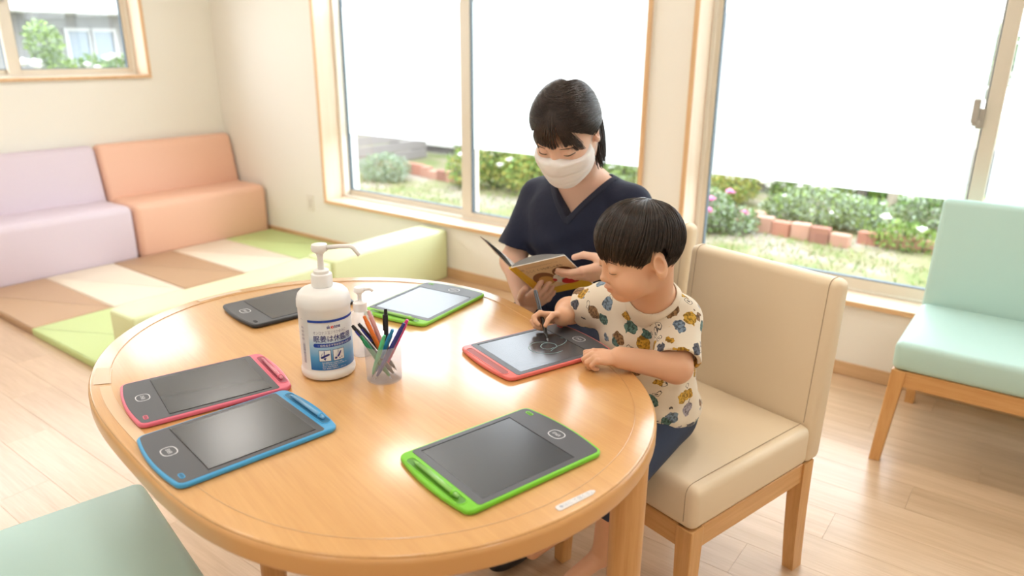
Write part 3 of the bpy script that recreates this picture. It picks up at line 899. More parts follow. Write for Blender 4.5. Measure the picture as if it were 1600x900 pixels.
def picto(phi, parts):
    bm = BM()
    put(bm, quad(-0.0008, 0.0228, -0.0008, 0.0228, 8), wrap(TXT, 0.0440, radians(phi))); flat_obj('pictogram_frame', bm, navy, bot)
    bm = BM(); put(bm, quad(0, 0.022, 0, 0.022, 8), wrap(TXT + .0003, 0.0440, radians(phi))); flat_obj('pictogram_field', bm, paper, bot)
    bm = BM()
    for poly in parts:
        put(bm, (poly, [tuple(range(len(poly)))]), wrap(TXT + .0014, 0.0440, radians(phi)))
    flat_obj('pictogram_drawing', bm, navy, bot)
picto(-18, [[(.003, .0065), (.0055, .0055), (.0205, .0125), (.0200, .0155), (.0180, .0155), (.003, .009)], [(.008, .006), (.0095, .0035), (.0115, .0025), (.0125, .004), (.0140, .0075)], [(.0092, .0115), (.0103, .011), (.0112, .0212), (.0095, .0212)], [(.0085, .0105), (.0115, .0105), (.0118, .0120), (.0085, .0120)], [(.0108, .001), (.0118, .001), (.0118, .0025), (.0108, .0025)],
             [(.0040, .0105), (.0045, .0140), (.0065, .0170), (.0070, .0165), (.0052, .0138), (.0048, .0105)]])
picto(12, [[(.002, .004), (.004, .0025), (.0065, .0035), (.007, .006), (.0045, .0075), (.0025, .0065)], [(.007, .0075), (.009, .0060), (.0125, .0090), (.0150, .0140), (.0165, .0185), (.0140, .0180), (.0105, .0130)], [(.0110, .003), (.0135, .003), (.0135, .0045), (.0110, .0045)], [(.0160, .0035), (.0180, .0045), (.0175, .0065), (.0158, .0055)], [(.0090, .0150), (.0098, .0150), (.0098, .0212), (.0090, .0212)]])
for i, s in enumerate(('用法用量は皮ふの清潔に使用', '使い方 手指を清めてから用いる', '成分 日本薬局方', '注意 使用前に説明をよく読むこと')):
    ltext('label_fine_line', s, -13, 0.0385 - 0.0040 * i, (0.040, 0.050, 0.030, 0.048)[i], 0.0028, paper)
bm = BM()
for k in range(26):   # bar code at the left
    z = 0.036 + k * 0.0016
    put(bm, quad(0, 0.0072, 0, 0.0005 + 0.0006 * rng.random()), wrap(TXT, z, radians(-60)))
flat_obj('bar_code', bm, inkgrey, bot)
for i, z in enumerate((0.084, 0.092, 0.100, 0.108)):
    ltext('side_print', ('医薬部外', '希釈不要', '品質表示', '1000mL')[i], -62, z, 0.008, 0.0045, inkgrey)
ltext('side_mark', 'A -', -62, 0.126, 0.008, 0.002, inkgrey)

# small clear pump bottle behind it
sb_ = empty('small_pump_bottle', (-1.122, 0.962, TT), 0, 'small clear pump bottle standing behind the big white one', 'bottle')
cl = bpy.data.materials.new('clear bottle plastic'); cl.use_nodes = True
nt = cl.node_tree; nt.nodes.clear(); o_ = nt.nodes.new('ShaderNodeOutputMaterial'); t_ = nt.nodes.new('ShaderNodeBsdfTransparent'); d_ = nt.nodes.new('ShaderNodeBsdfPrincipled'); x_ = nt.nodes.new('ShaderNodeMixShader')
t_.inputs[0].default_value = (0.96, 0.97, 0.98, 1); d_.inputs['Base Color'].default_value = (0.86, 0.87, 0.90, 1); d_.inputs['Roughness'].default_value = 0.15
x_.inputs[0].default_value = 0.38; nt.links.new(t_.outputs[0], x_.inputs[1]); nt.links.new(d_.outputs[0], x_.inputs[2]); nt.links.new(x_.outputs[0], o_.inputs[0])
bm = BM(); lathe(bm, [(0.024, 0), (0.027, 0.003), (0.0275, 0.010), (0.0275, 0.080), (0.024, 0.092), (0.014, 0.098), (0.0125, 0.100)], 36); obj('bottle_body', bm, cl, sb_, smooth=True, angle=50)
bm = BM(); lathe(bm, [(0.0145, 0.098), (0.0145, 0.116), (0.012, 0.118), (0.006, 0.119), (0.0045, 0.120), (0.0045, 0.134), (0.008, 0.138), (0.0115, 0.140), (0.0115, 0.148), (0.010, 0.150)], 28); ph_ = obj('pump_head', bm, M['white_plastic'], sb_, smooth=True, angle=50)
bm = BM(); tube(bm, [Vector((0, 0, .145)) + e1 * 0.006, Vector((0, 0, .147)) + e1 * 0.024, Vector((0, 0, .142)) + e1 * 0.030], [0.004, 0.0036, 0.003], 10); obj('spout', bm, M['white_plastic'], ph_, smooth=True)
bm = BM()
A1 = math.atan2(-0.962, 1.122)
def wrap2(z0, phi): return lambda x, y: (0.0279 * cos(A1 + phi + x / 0.0279), 0.0279 * sin(A1 + phi + x / 0.0279), z0 + y)
for z, w_, s in ((0.070, 0.030, 'ハンドジェル'), (0.062, 0.022, '手指衛生'), (0.048, 0.026, '日 消毒用'), (0.030, 0.020, 'ムシ よけ'), (0.018, 0.012, '注意')):
    put(bm, text_fit(s, w_, 0.0045), wrap2(z, radians(-10)))
flat_obj('printed_text', bm, inkgrey, sb_)

# pen cup with ten pens
CC = Vector((-0.9935, 0.9034, TT))
frost = bpy.data.materials.new('frosted cup plastic'); frost.use_nodes = True
nt = frost.node_tree; nt.nodes.clear(); o_ = nt.nodes.new('ShaderNodeOutputMaterial'); t_ = nt.nodes.new('ShaderNodeBsdfTransparent'); d_ = nt.nodes.new('ShaderNodeBsdfPrincipled'); x_ = nt.nodes.new('ShaderNodeMixShader')
t_.inputs[0].default_value = (0.97, 0.97, 0.98, 1); d_.inputs['Base Color'].default_value = (0.88, 0.86, 0.88, 1); d_.inputs['Roughness'].default_value = 0.3
x_.inputs[0].default_value = 0.17; nt.links.new(t_.outputs[0], x_.inputs[1]); nt.links.new(d_.outputs[0], x_.inputs[2]); nt.links.new(x_.outputs[0], o_.inputs[0])
cup = empty('pen_cup', CC, 0, 'frosted plastic cup holding coloured pens beside the big bottle', 'cup')
bm = BM(); lathe(bm, [(0.0335, 0.0), (0.0345, 0.001), (0.0372, 0.076), (0.0366, 0.0766), (0.0360, 0.076), (0.0334, 0.003)], 48, cap_top=True); obj('cup_body', bm, frost, cup, smooth=True, angle=50)
lat, away = Vector((0.8, 0.6, 0)), Vector((-0.6, 0.8, 0))
PENS = [('black', (0.012, 0.012, 0.014), (-.058, .000, .112), (.024, -.008), 'black pen leaning farthest left in the cup, blue clip'),
        ('green', (0.01, 0.20, 0.07), (-.040, -.012, .095), (.018, -.022), 'dark green pen leaning left at the front of the cup'),
        ('dark', (0.03, 0.03, 0.035), (-.050, .021, .108), (.022, .019), 'charcoal pen leaning left behind the dark green pen'),
        ('orange', (0.85, 0.20, 0.03), (-.036, .0105, .128), (.012, .0095), 'orange pen leaning left in the pen cup'),
        ('pale_pink', (0.80, 0.42, 0.40), (-.031, .030, .132), (.010, .029), 'pale pink pen right behind the orange pen'),
        ('black', (0.010, 0.010, 0.012), (.004, .026, .138), (.004, .012), 'black pen standing nearly upright at the back of the cup'),
        ('mint', (0.10, 0.56, 0.26), (.009, -.026, .102), (-.022, -.014), 'mint green translucent pen at the front of the cup'),
        ('blue', (0.02, 0.26, 0.55), (.023, -.012, .109), (-.020, .000), 'sky blue pen beside the mint green pen'),
        ('navy', (0.025, 0.03, 0.22), (.046, -.014, .123), (-.014, -.024), 'navy blue pen leaning right in the pen cup'),
        ('magenta', (0.72, 0.05, 0.28), (.050, .002, .124), (-.006, .014), 'magenta pen leaning right behind the navy pen')]
pen_tip = mat('pen nib metal', (0.5, 0.5, 0.52), 0.3, metal=0.8)
for nm, c_, (tl, ta, tz), (bl, ba), lab in PENS:
    top = CC + lat * tl + away * ta + Vector((0, 0, tz)); bot_ = CC + lat * bl + away * ba + Vector((0, 0, 0.008))
    ax = (top - bot_); Ln = ax.length; q = ax.to_track_quat('Z', 'Y')
    p_ = empty('pen', bot_, 0, lab, 'pen', 'pens in the cup'); p_.rotation_euler = q.to_euler()
    pm = mat(nm + ' pen plastic', c_, 0.28, spec=0.5)
    R_ = 0.0046
    bm = BM(); lathe(bm, [(0.0022, 0.008), (R_ * .9, 0.020), (R_, 0.030), (R_, Ln - 0.016), (R_ * .92, Ln - 0.012)], 14); obj('barrel', bm, pm, p_, smooth=True, angle=50)
    bm = BM(); lathe(bm, [(0.0005, 0.0), (0.0009, 0.003), (0.0022, 0.008)], 10); obj('nib', bm, pen_tip, p_, smooth=True)
    bm = BM(); lathe(bm, [(R_ * .78, Ln - 0.013), (R_ * .78, Ln - 0.004), (R_ * .6, Ln)], 12); obj('end_cap', bm, pm, p_, smooth=True, angle=50)
    bm = BM(); box(bm, (R_ - .0004, -.0016, Ln - .045), (R_ + .0016, .0016, Ln - .012), bev=.0006, seg=1); obj('clip', bm, mat('blue pen clip', (0.04, 0.05, 0.35), 0.3) if nm in ('black', 'dark') and tl < 0 else pm, p_)

# stylus the toddler holds
tipP = Vector((-0.832, 1.244, TT + 0.0095)); topP = Vector((-0.922, 1.320, 0.822))
ax = topP - tipP; q = ax.to_track_quat('Z', 'Y'); Ln = 0.140
p_ = empty('pen', tipP, 0, 'slim black pen the toddler draws with', 'pen'); p_.rotation_euler = q.to_euler()
bkm = mat('glossy black pen', (0.012, 0.012, 0.013), 0.2, spec=0.6)
bm = BM(); lathe(bm, [(0.0025, 0.006), (0.0043, 0.020), (0.0046, 0.030), (0.0046, Ln - 0.004), (0.0040, Ln)], 14); obj('barrel', bm, bkm, p_, smooth=True, angle=40)
bm = BM(); lathe(bm, [(0.0010, 0.0), (0.0024, 0.006)], 10); obj('nib', bm, mat('grey nib', (0.25, 0.25, 0.26), 0.4), p_)
bm = BM(); lathe(bm, [(0.0030, Ln), (0.0030, Ln + .001)], 12); obj('end_cap', bm, mat('grey end cap', (0.45, 0.45, 0.47), 0.35), p_)

# faded sticker on the table rim
st = empty('name_sticker', (-0.4707, 0.7874, TZ + 0.0002), math.atan2(0.0709, 0.0194), 'small faded white sticker on the table rim by the nearest green tablet', 'sticker')
bm = BM(); prism(bm, [(-.037, -.0045), (-.034, -.0065), (.030, -.0052), (.038, -.002), (.039, .001), (.034, .0048), (-.033, .0060), (-.037, .003)], 0, 0.0009, 0)
obj('paper_strip', bm, mat('worn white sticker', (0.80, 0.77, 0.75), 0.35), st)
bm = BM(); put(bm, text_fit('●はに て個くさ」', 0.062, 0.0072), lambda x, y: (x - 0.031, y - 0.0036, 0.0012)); flat_obj('faded_print', bm, mat('faded grey print', (0.42, 0.43, 0.48), 0.6), st)

# open picture book held by the adult
BX, BY = Vector((.919, .216, .329)).normalized(), Vector((.039, .783, -.621)).normalized()
BN = BX.cross(BY).normalized(); BY = BN.cross(BX)
BA = Vector((-1.1012, 1.46, .8082))
book = empty('picture_book', BA, 0, 'open picture book with a beige and yellow cover held by the adult', 'book')
th = radians(130); BD = BX * cos(th) + BN * sin(th); BDN = (BY.cross(BD)).normalized()
if BDN.dot(BN) < 0: BDN = -BDN
BW, BH = 0.16, 0.182
def slab(bm, X_, N_, w, h0, h1, t0, t1, bev=0.0):
    hexa(bm, [X_ * a + BY * b_ + N_ * t0 for a, b_ in ((0, h0), (w, h0), (w, h1), (0, h1))], [X_ * a + BY * b_ + N_ * t1 for a, b_ in ((0, h0), (w, h0), (w, h1), (0, h1))], bev, 1)
cov = mat('beige book cover', (0.80, 0.60, 0.36), 0.35); covy = mat('mustard book cover', (0.78, 0.48, 0.03), 0.35)
white_edge = mat('white cover board', (0.85, 0.83, 0.78), 0.5); page = mat('book page paper', (0.80, 0.80, 0.80), 0.7)
bm = BM(); slab(bm, BX, BN, BW, 0, BH, 0.0, 0.0022, 0.0004); fc = obj('front_cover', bm, white_edge, book)
bm = BM(); slab(bm, BD, BDN, BW, 0, BH, 0.0, 0.0022, 0.0004); obj('back_cover', bm, mat('brown grey back cover', (0.33, 0.24, 0.17), 0.5), book)
bm = BM(); sp = (-BN - BDN).normalized(); tube(bm, [BN * .001, BN * .001 + BY * BH], 0.0042, 8); obj('spine', bm, covy, book)
def onc(bm, poly, lift):   # flat print on the outer face of the front cover: x along BX, y along BY
    bm.faces.new([bm.verts.new(BX * x + BY * y - BN * lift) for x, y in poly])
bm = BM(); onc(bm, [(0.0, 0.0008), (BW - .0015, 0.0008), (BW - .0015, BH - .001), (0.0, BH - .001)], .0002); flat_obj('cover_print', bm, cov, fc)
bm = BM(); onc(bm, [(0, .0008), (.017, .0008), (.020, .06), (.030, .14), (.033, BH - .001), (0, BH - .001)], .0004); onc(bm, [(.03, .150), (BW - .002, .140), (BW - .002, BH - .001), (.03, BH - .001)], .0004); flat_obj('cover_band', bm, covy, fc)
def oval(cx, cy, rx, ry, rot=0, n=20, a0=0, a1=2 * pi):
    return [(cx + rx * cos(a) * cos(rot) - ry * sin(a) * sin(rot), cy + rx * cos(a) * sin(rot) + ry * sin(a) * cos(rot)) for a in (a0 + (a1 - a0) * k / (n - 1 if a1 - a0 < 6 else n) for k in range(n))]
for nm, c_, polys, lf in (('picture_brown', (0.24, 0.10, 0.035), [oval(.055, .092, .032, .036, .3), oval(.118, .077, .030, .030, -.2, 16, pi, 2 * pi)], .0006),
                          ('picture_ochre', (0.60, 0.33, 0.10), [oval(.056, .102, .022, .024, .3)], .0008),
                          ('picture_cream', (0.80, 0.76, 0.66), [oval(.096, .106, .020, .026, .2), oval(.122, .086, .022, .012, .1)], .0010),
                          ('picture_red', (0.55, 0.03, 0.03), [oval(.118, .126, .028, .018, -.1), oval(.078, .108, .006, .008)], .0012),
                          ('picture_green', (0.16, 0.24, 0.18), [oval(.103, .094, .009, .003, .5), oval(.100, .112, .006, .002, -.4)], .0012)):
    bm = BM()
    for p in polys: onc(bm, p, lf)
    flat_obj(nm, bm, mat('print ' + nm, c_, 0.45), fc)
bm = BM()
put(bm, text_fit('ここく くつもぽしゃめも', 0.105, 0.012, 0.008), lambda x, y: BX * (x + .028) + BY * (.045 - y) - BN * .0006)
put(bm, text_fit('やさしいよみきかせえほんシリーズ', 0.092, 0.004), lambda x, y: BX * (x + .036) + BY * (.022 - y) - BN * .0006)
put(bm, text_fit('回', 0.009, 0.007), lambda x, y: BX * (x + .018) + BY * (.030 - y) - BN * .0006)
flat_obj('cover_title', bm, mat('brown title ink', (0.20, 0.08, 0.05), 0.5), fc)
# page fans, arching out of the gutter
def fan(X_, N_, n_sheets, arch, name, w):
    bm = BM(); K = 10
    for s_ in range(n_sheets):
        f_ = s_ / max(1, n_sheets - 1)
        rows = []
        for k in range(K + 1):
            u = k / K
            lift = 0.003 + arch * (0.35 + 0.65 * f_) * sin(pi * min(1, u * 1.05)) ** 0.8 * (1 - 0.45 * u) + 0.004 * f_
            for h_ in (0.003, BH - .003):
                rows.append(bm.verts.new(X_ * (u * w) + BY * h_ + N_ * lift))
        for k in range(K):
            bm.faces.new((rows[2 * k], rows[2 * k + 2], rows[2 * k + 3], rows[2 * k + 1]))
    me = bpy.data.meshes.new(name); bm.to_mesh(me); bm.free()
    for p in me.polygons: p.use_smooth = True
    return link_mesh(name, me, page, book, kind='stuff')
fan(BX, BN, 7, 0.020, 'page_leaves', BW - .005)
fan(BD, BDN, 5, 0.006, 'page_leaves', BW - .005)
# ------------------------------------------------------------------ figures: smooth-blended volumes meshed in numpy
class Field:
    def __init__(self, lo, hi, h):
        self.lo = np.array(lo, float); self.h = h
        self.n = np.ceil((np.array(hi) - self.lo) / h).astype(int) + 1
        self.D = np.full(self.n, 0.2, np.float32)
    def win(self, lo, hi):
        a = np.clip(np.floor((np.array(lo) - self.lo) / self.h).astype(int), 0, self.n - 1)
        b = np.clip(np.ceil((np.array(hi) - self.lo) / self.h).astype(int) + 1, 1, self.n)
        g = [(self.lo[i] + np.arange(a[i], b[i]) * self.h).astype(np.float32) for i in range(3)]
        s = tuple(slice(a[i], b[i]) for i in range(3))
        return s, g[0][:, None, None], g[1][None, :, None], g[2][None, None, :]
    def mix(self, s, d, k, op):
        A = self.D[s]
        if op == 'add':
            hh = np.maximum(k - np.abs(A - d), 0) / k
            self.D[s] = np.minimum(A, d) - hh * hh * k * 0.25
        elif op == 'sub':
            hh = np.maximum(k - np.abs(A + d), 0) / k
            self.D[s] = np.maximum(A, -d) + hh * hh * k * 0.25
        elif op == 'and':
            self.D[s] = np.maximum(A, d)
    def ell(self, c, r, R=None, k=0.01, op='add'):
        c = np.array(c, float); r = np.array(r, float)
        e = r.max() + k + 3 * self.h
        s, X, Y, Z = self.win(c - e, c + e)
        X = X - c[0]; Y = Y - c[1]; Z = Z - c[2]
        if R is not None:
            R = np.array(R)            # columns = local axes
            q = [X * R[0, i] + Y * R[1, i] + Z * R[2, i] for i in range(3)]
        else: q = [X, Y, Z]
        k0 = np.sqrt((q[0] / r[0]) ** 2 + (q[1] / r[1]) ** 2 + (q[2] / r[2]) ** 2)
        k1 = np.sqrt((q[0] / r[0] ** 2) ** 2 + (q[1] / r[1] ** 2) ** 2 + (q[2] / r[2] ** 2) ** 2) + 1e-6
        self.mix(s, (k0 * (k0 - 1) / k1).astype(np.float32), k, op)
    def cap(self, a, b, ra, rb, k=0.01, op='add', flat=None):
        a = np.array(a, float); b = np.array(b, float)
        e = max(ra, rb) + k + 3 * self.h
        s, X, Y, Z = self.win(np.minimum(a, b) - e, np.maximum(a, b) + e)
        d = b - a; L = max((d * d).sum(), 1e-9)
        X = X - a[0]; Y = Y - a[1]; Z = Z - a[2]
        t = np.clip((X * d[0] + Y * d[1] + Z * d[2]) / L, 0, 1)
        q = [X - t * d[0], Y - t * d[1], Z - t * d[2]]
        if flat is not None:           # (direction, factor): squash along a direction
            n, f = np.array(flat[0]), flat[1]
            w = (q[0] * n[0] + q[1] * n[1] + q[2] * n[2]) * (f - 1)
            q = [q[i] + w * n[i] for i in range(3)]
        self.mix(s, (np.sqrt(q[0] ** 2 + q[1] ** 2 + q[2] ** 2) - (ra + t * (rb - ra))).astype(np.float32), k, op)
    def func(self, fn, lo, hi, k=0.005, op='sub'):
        s, X, Y, Z = self.win(lo, hi)
        d = np.broadcast_to(fn(X, Y, Z), self.D[s].shape).astype(np.float32)
        self.mix(s, d, k, op)
    def blur(self, n):
        for _ in range(n):
            for ax in range(3):
                self.D = (np.roll(self.D, 1, ax) + 2 * self.D + np.roll(self.D, -1, ax)) * 0.25
    def sample(self, p):
        q = (np.array(p) - self.lo) / self.h
        i = np.clip(q.astype(int), 0, self.n - 2); f = q - i
        v = 0
        for a in (0, 1):
            for b in (0, 1):
                for c in (0, 1):
                    v += self.D[i[0] + a, i[1] + b, i[2] + c] * (f[0] if a else 1 - f[0]) * (f[1] if b else 1 - f[1]) * (f[2] if c else 1 - f[2])
        return v
    def surf(self, p, d, far=0.04):
        """from outside at p + d*far walk inward to the skin"""
        p = np.array(p, float); d = np.array(d, float); d /= np.linalg.norm(d)
        t = far
        for _ in range(200):
            if self.sample(p + d * t) <= 0: break
            t -= 0.0005
        return p + d * t
    def mesh(self, name):
        D, h = self.D, self.h
        neg = D < 0
        c = np.zeros(np.array(D.shape) - 1, np.int8)
        off = [(i, j, k) for i in (0, 1) for j in (0, 1) for k in (0, 1)]
        for i, j, k in off:
            c += neg[i:i + c.shape[0], j:j + c.shape[1], k:k + c.shape[2]]
        idx = np.argwhere((c > 0) & (c < 8))
        del c
        vals = np.stack([D[idx[:, 0] + i, idx[:, 1] + j, idx[:, 2] + k] for i, j, k in off], 1)
        P = np.zeros((len(idx), 3)); cnt = np.zeros(len(idx))
        for a in range(8):
            for b in range(a + 1, 8):
                if sum(abs(off[a][q] - off[b][q]) for q in range(3)) != 1: continue
                va, vb = vals[:, a], vals[:, b]
                cr = (va < 0) != (vb < 0)
                t = np.where(cr, va / np.where(cr, va - vb, 1), 0)
                oa, ob = np.array(off[a]), np.array(off[b])
                P += np.where(cr[:, None], oa + t[:, None] * (ob - oa), 0); cnt += cr
        V = self.lo + (idx + P / cnt[:, None]) * h
        ids = np.full(np.array(D.shape) - 1, -1, np.int32)
        ids[idx[:, 0], idx[:, 1], idx[:, 2]] = np.arange(len(idx))
        Fs = []
        for ax in range(3):
            u, v = (ax + 1) % 3, (ax + 2) % 3
            s0 = [slice(None)] * 3; s1 = [slice(None)] * 3
            s0[ax] = slice(0, -1); s1[ax] = slice(1, None)
            n0, n1 = neg[tuple(s0)], neg[tuple(s1)]
            e = np.argwhere(n0 != n1)
            e = e[(e[:, u] > 0) & (e[:, v] > 0) & (e[:, u] < D.shape[u] - 1) & (e[:, v] < D.shape[v] - 1)]
            ins = n0[e[:, 0], e[:, 1], e[:, 2]]
            def g(du, dv):
                q = e.copy(); q[:, u] -= du; q[:, v] -= dv
                return ids[q[:, 0], q[:, 1], q[:, 2]]
            f = np.stack([g(0, 0), g(1, 0), g(1, 1), g(0, 1)], 1)
            f[~ins] = f[~ins][:, ::-1]
            Fs.append(f)
        F = np.concatenate(Fs)
        F = F[(F >= 0).all(1)]
        return np_mesh(name, V, F)

def vcolor(me, name, fn):
    n = len(me.vertices); co = np.empty(n * 3, np.float32); me.vertices.foreach_get('co', co)
    val = fn(co.reshape(-1, 3))
    at = me.color_attributes.new(name, 'FLOAT_COLOR', 'POINT')
    c = np.ones((n, 4), np.float32); c[:, 0] = val; c[:, 1] = val; c[:, 2] = val
    at.data.foreach_set('color', c.ravel())

def skin_mat(name, base, lip):
    mt = mat(name, base, 0.48, spec=0.35, sss=0.18, sss_rad=(1.0, 0.35, 0.2), bump=(500, 0.06, 0.0004))
    nt, b = NT(mt)
    at = nt.nodes.new('ShaderNodeVertexColor'); at.layer_name = 'lip'
    mx = nt.nodes.new('ShaderNodeMix'); mx.data_type = 'RGBA'
    mx.inputs[6].default_value = tuple(base) + (1,); mx.inputs[7].default_value = tuple(lip) + (1,)
    nt.links.new(at.outputs['Color'], mx.inputs[0]); nt.links.new(mx.outputs[2], b.inputs['Base Color'])
    return mt

def unit(v): v = np.array(v, float); return v / np.linalg.norm(v)
def head_frame(O, f0, pitch, roll=0.0):
    """columns: person's right, forward, up"""
    f0 = unit([f0[0], f0[1], 0]); z = np.array([0, 0, 1.0]); p = radians(pitch)
    Fw = f0 * cos(p) - z * sin(p); U = f0 * sin(p) + z * cos(p); Rt = np.cross(Fw, U)
    r = radians(roll)
    Rt, U = Rt * cos(r) + U * sin(r), U * cos(r) - Rt * sin(r)
    return np.array(O, float), np.stack([Rt, Fw, U], 1)

class Head:
    def __init__(self, O, f0, pitch, s, roll=0.0):
        self.O, self.R = head_frame(O, f0, pitch, roll); self.s = s * 0.01
    def p(self, x, y, z): return self.O + self.R @ (np.array([x, y, z]) * self.s)
    def d(self, x, y, z): return self.R @ np.array([x, y, z], float)
    def e(self, F, c, r, k=1.0, op='add', M_=None):
        F.ell(self.p(*c), np.array(r) * self.s, self.R if M_ is None else self.R @ M_, k * self.s, op)
    def c(self, F, a, b, ra, rb, k=1.0, op='add'):
        F.cap(self.p(*a), self.p(*b), ra * self.s, rb * self.s, k * self.s, op)
    def local(self, V): return ((V - self.O) @ self.R) / self.s

def rotx(a): a = radians(a); return np.array([[1, 0, 0], [0, cos(a), -sin(a)], [0, sin(a), cos(a)]])
def rotz(a): a = radians(a); return np.array([[cos(a), -sin(a), 0], [sin(a), cos(a), 0], [0, 0, 1]])

def add_ears(H, F, x, y, z, sz=1.0):
    for s in (-1, 1):
        M_ = rotz(s * -22) @ rotx(-10)
        H.e(F, (s * x, y, z), (0.75 * sz, 1.75 * sz, 2.9 * sz), 0.7, M_=M_)
        H.e(F, (s * (x + .15), y + .25, z - 2.0 * sz), (0.7 * sz, 0.95 * sz, 1.1 * sz), 0.6, M_=M_)
        H.e(F, (s * (x + .62 * sz), y + .35, z + .45), (0.62 * sz, 1.05 * sz, 1.75 * sz), 0.3, 'sub', M_=M_)

def hand(F, W, d, n, tsign, L, curls, spread=(6, 2, -2, -7), thumb=None, tl=1.0, rs=1.0, fk=0.0025):
    """W wrist point, d towards the knuckles, n out of the back of the hand; tsign picks the thumb side (right hand +1)"""
    d = unit(d); n = np.array(n, float); n = unit(n - d * n.dot(d)); t = np.cross(n, d) * tsign
    W = np.array(W, float)
    offs = (0.155, 0.052, -0.052, -0.150); kn = (0.50, 0.53, 0.50, 0.455); ln = (0.40, 0.45, 0.42, 0.33)
    tips = []
    for i in range(4):
        base = W + d * (kn[i] * L) + t * (offs[i] * L)
        F.cap(W + d * .06 * L + t * (offs[i] * .55 * L) - n * .01 * L, base - n * .02 * L, .068 * L, .060 * L, .05 * L)
        r = (.053, .054, .051, .044)[i] * L * rs
        a = radians(spread[i]); dd = d * cos(a) + t * sin(a)
        p = base; cur = 0.0
        for j, fr in enumerate((.46, .30, .24)):
            cur += radians(curls[i][j])
            v = dd * cos(cur) - n * sin(cur)
            q = p + v * (ln[i] * L * fr)
            r1 = r * (1 - .08 * (j + 1))
            F.cap(p, q, r * (1 - .06 * j), r1, (.03 * L if j == 0 else fk))
            p = q
        tips.append(p)
    F.ell(W + d * .27 * L - n * .035 * L, np.array([.19, .27, .085]) * L, np.stack([t, d, n], 1), .04 * L)
    if thumb is not None:
        p = W + d * .13 * L + t * .13 * L - n * .03 * L
        rr = (.085, .066, .058, .048)
        for j, fr in enumerate((.23, .19, .16)):
            v = unit(d * thumb[j][0] + t * thumb[j][1] + n * thumb[j][2])
            q = p + v * fr * L * tl
            F.cap(p, q, rr[j] * L * .95, rr[j + 1] * L, (.035 * L if j == 0 else fk)); p = q
        tips.append(p)
    return tips

def strands(paths, r0, r1, sides=4):
    """paths (n,m,3) -> tubes with pointed ends"""
    P = np.asarray(paths, float); n, m_, _ = P.shape
    T = np.gradient(P, axis=1); T /= np.linalg.norm(T, axis=2, keepdims=True) + 1e-9
    ref = np.array([0.3, 0.2, 0.93]); N = np.cross(T, ref); N /= np.linalg.norm(N, axis=2, keepdims=True) + 1e-9
    B = np.cross(T, N)
    u = np.linspace(0, 1, m_)
    rad = (r1 + (r0 - r1) * (1 - u ** 3))[None, :, None]
    rings = [P + (N * cos(2 * pi * k / sides) + B * sin(2 * pi * k / sides)) * rad for k in range(sides)]
    V = np.stack(rings, 2).reshape(-1, 3)
    base = (np.arange(n)[:, None] * m_ + np.arange(m_ - 1)[None, :]) * sides
    Fs = []
    for k in range(sides):
        k2 = (k + 1) % sides
        Fs.append(np.stack([base + k, base + k2, base + sides + k2, base + sides + k], -1).reshape(-1, 4))
    return V, np.concatenate(Fs)

def slerp(a, b, t):
    a = a / np.linalg.norm(a, axis=-1, keepdims=True); b = b / np.linalg.norm(b, axis=-1, keepdims=True)
    w = np.arccos(np.clip((a * b).sum(-1, keepdims=True), -1, 1)) + 1e-6
    return (np.sin((1 - t) * w) * a + np.sin(t * w) * b) / np.sin(w)

def join_np(parts):
    V = []; Fq = []; o_ = 0
    for v, f in parts:
        V.append(v); Fq.append(f + o_); o_ += len(v)
    return np.concatenate(V), np.concatenate(Fq)

def hair_material(name, c0, c1):
    mt = mat(name, c0, 0.32, spec=0.5)
    nt, b = NT(mt)
    tc = nt.nodes.new('ShaderNodeTexCoord'); n_ = nt.nodes.new('ShaderNodeTexNoise'); n_.inputs['Scale'].default_value = 160; n_.inputs['Detail'].default_value = 2
    rp = ramp(nt, [(0.3, c0), (0.75, c1)]); nt.links.new(tc.outputs['Object'], n_.inputs['Vector']); nt.links.new(n_.outputs['Fac'], rp.inputs[0]); nt.links.new(rp.outputs[0], b.inputs['Base Color'])
    return mt

def hair_cap(H, c, r, start, zend, off, na=72, nt_=14):
    """dark under-layer following the skull from the crown to the hairline"""
    A = np.linspace(-pi, pi, na, endpoint=False)
    c = np.array(c, float); r = np.array(r, float)
    ze = np.array([zend(abs(math.degrees(a))) for a in A])
    sz = np.clip((ze - c[2]) / r[2], -.98, .98); cz = np.sqrt(1 - sz ** 2)
    E_ = np.stack([np.sin(A) * cz, np.cos(A) * cz, sz], 1)
    T_ = np.linspace(0.001, 1, nt_)
    S_ = np.broadcast_to(np.array(start, float), E_.shape)
    Q = np.stack([slerp(S_, E_, t) for t in T_], 1)
    P = c + Q * (r + off)
    W_ = H.O + (P.reshape(-1, 3) * H.s) @ H.R.T
    i = np.arange(na)[:, None] * nt_ + np.arange(nt_ - 1)[None, :]
    j = ((np.arange(na) + 1) % na)[:, None] * nt_ + np.arange(nt_ - 1)[None, :]
    return W_, np.stack([i, j, j + 1, i + 1], -1).reshape(-1, 4)

def to_world(H, P): return H.O + (P.reshape(-1, 3) * H.s @ H.R.T).reshape(P.shape)

def interp(tab):
    xs = [t[0] for t in tab]; ys_ = [t[1] for t in tab]
    return lambda a: float(np.interp(a, xs, ys_))

# =================================================================== the adult
adult = empty('person', (-1.12, 1.87, 0.0), 0, 'seated adult in navy scrubs and white face mask reading a picture book', 'person')
def child_of(o_, root):
    o_.parent = root; o_.matrix_parent_inverse = Matrix.Translation(-root.location)
    return o_
skin_a = skin_mat('adult skin', (0.78, 0.50, 0.37), (0.60, 0.26, 0.22))
HA = Head((-1.025, 1.594, 1.160), (.165, -1.014), 37, 1.03)
F = Field((-1.37, 1.40, 0.42), (-0.78, 2.08, 1.33), 0.0026)
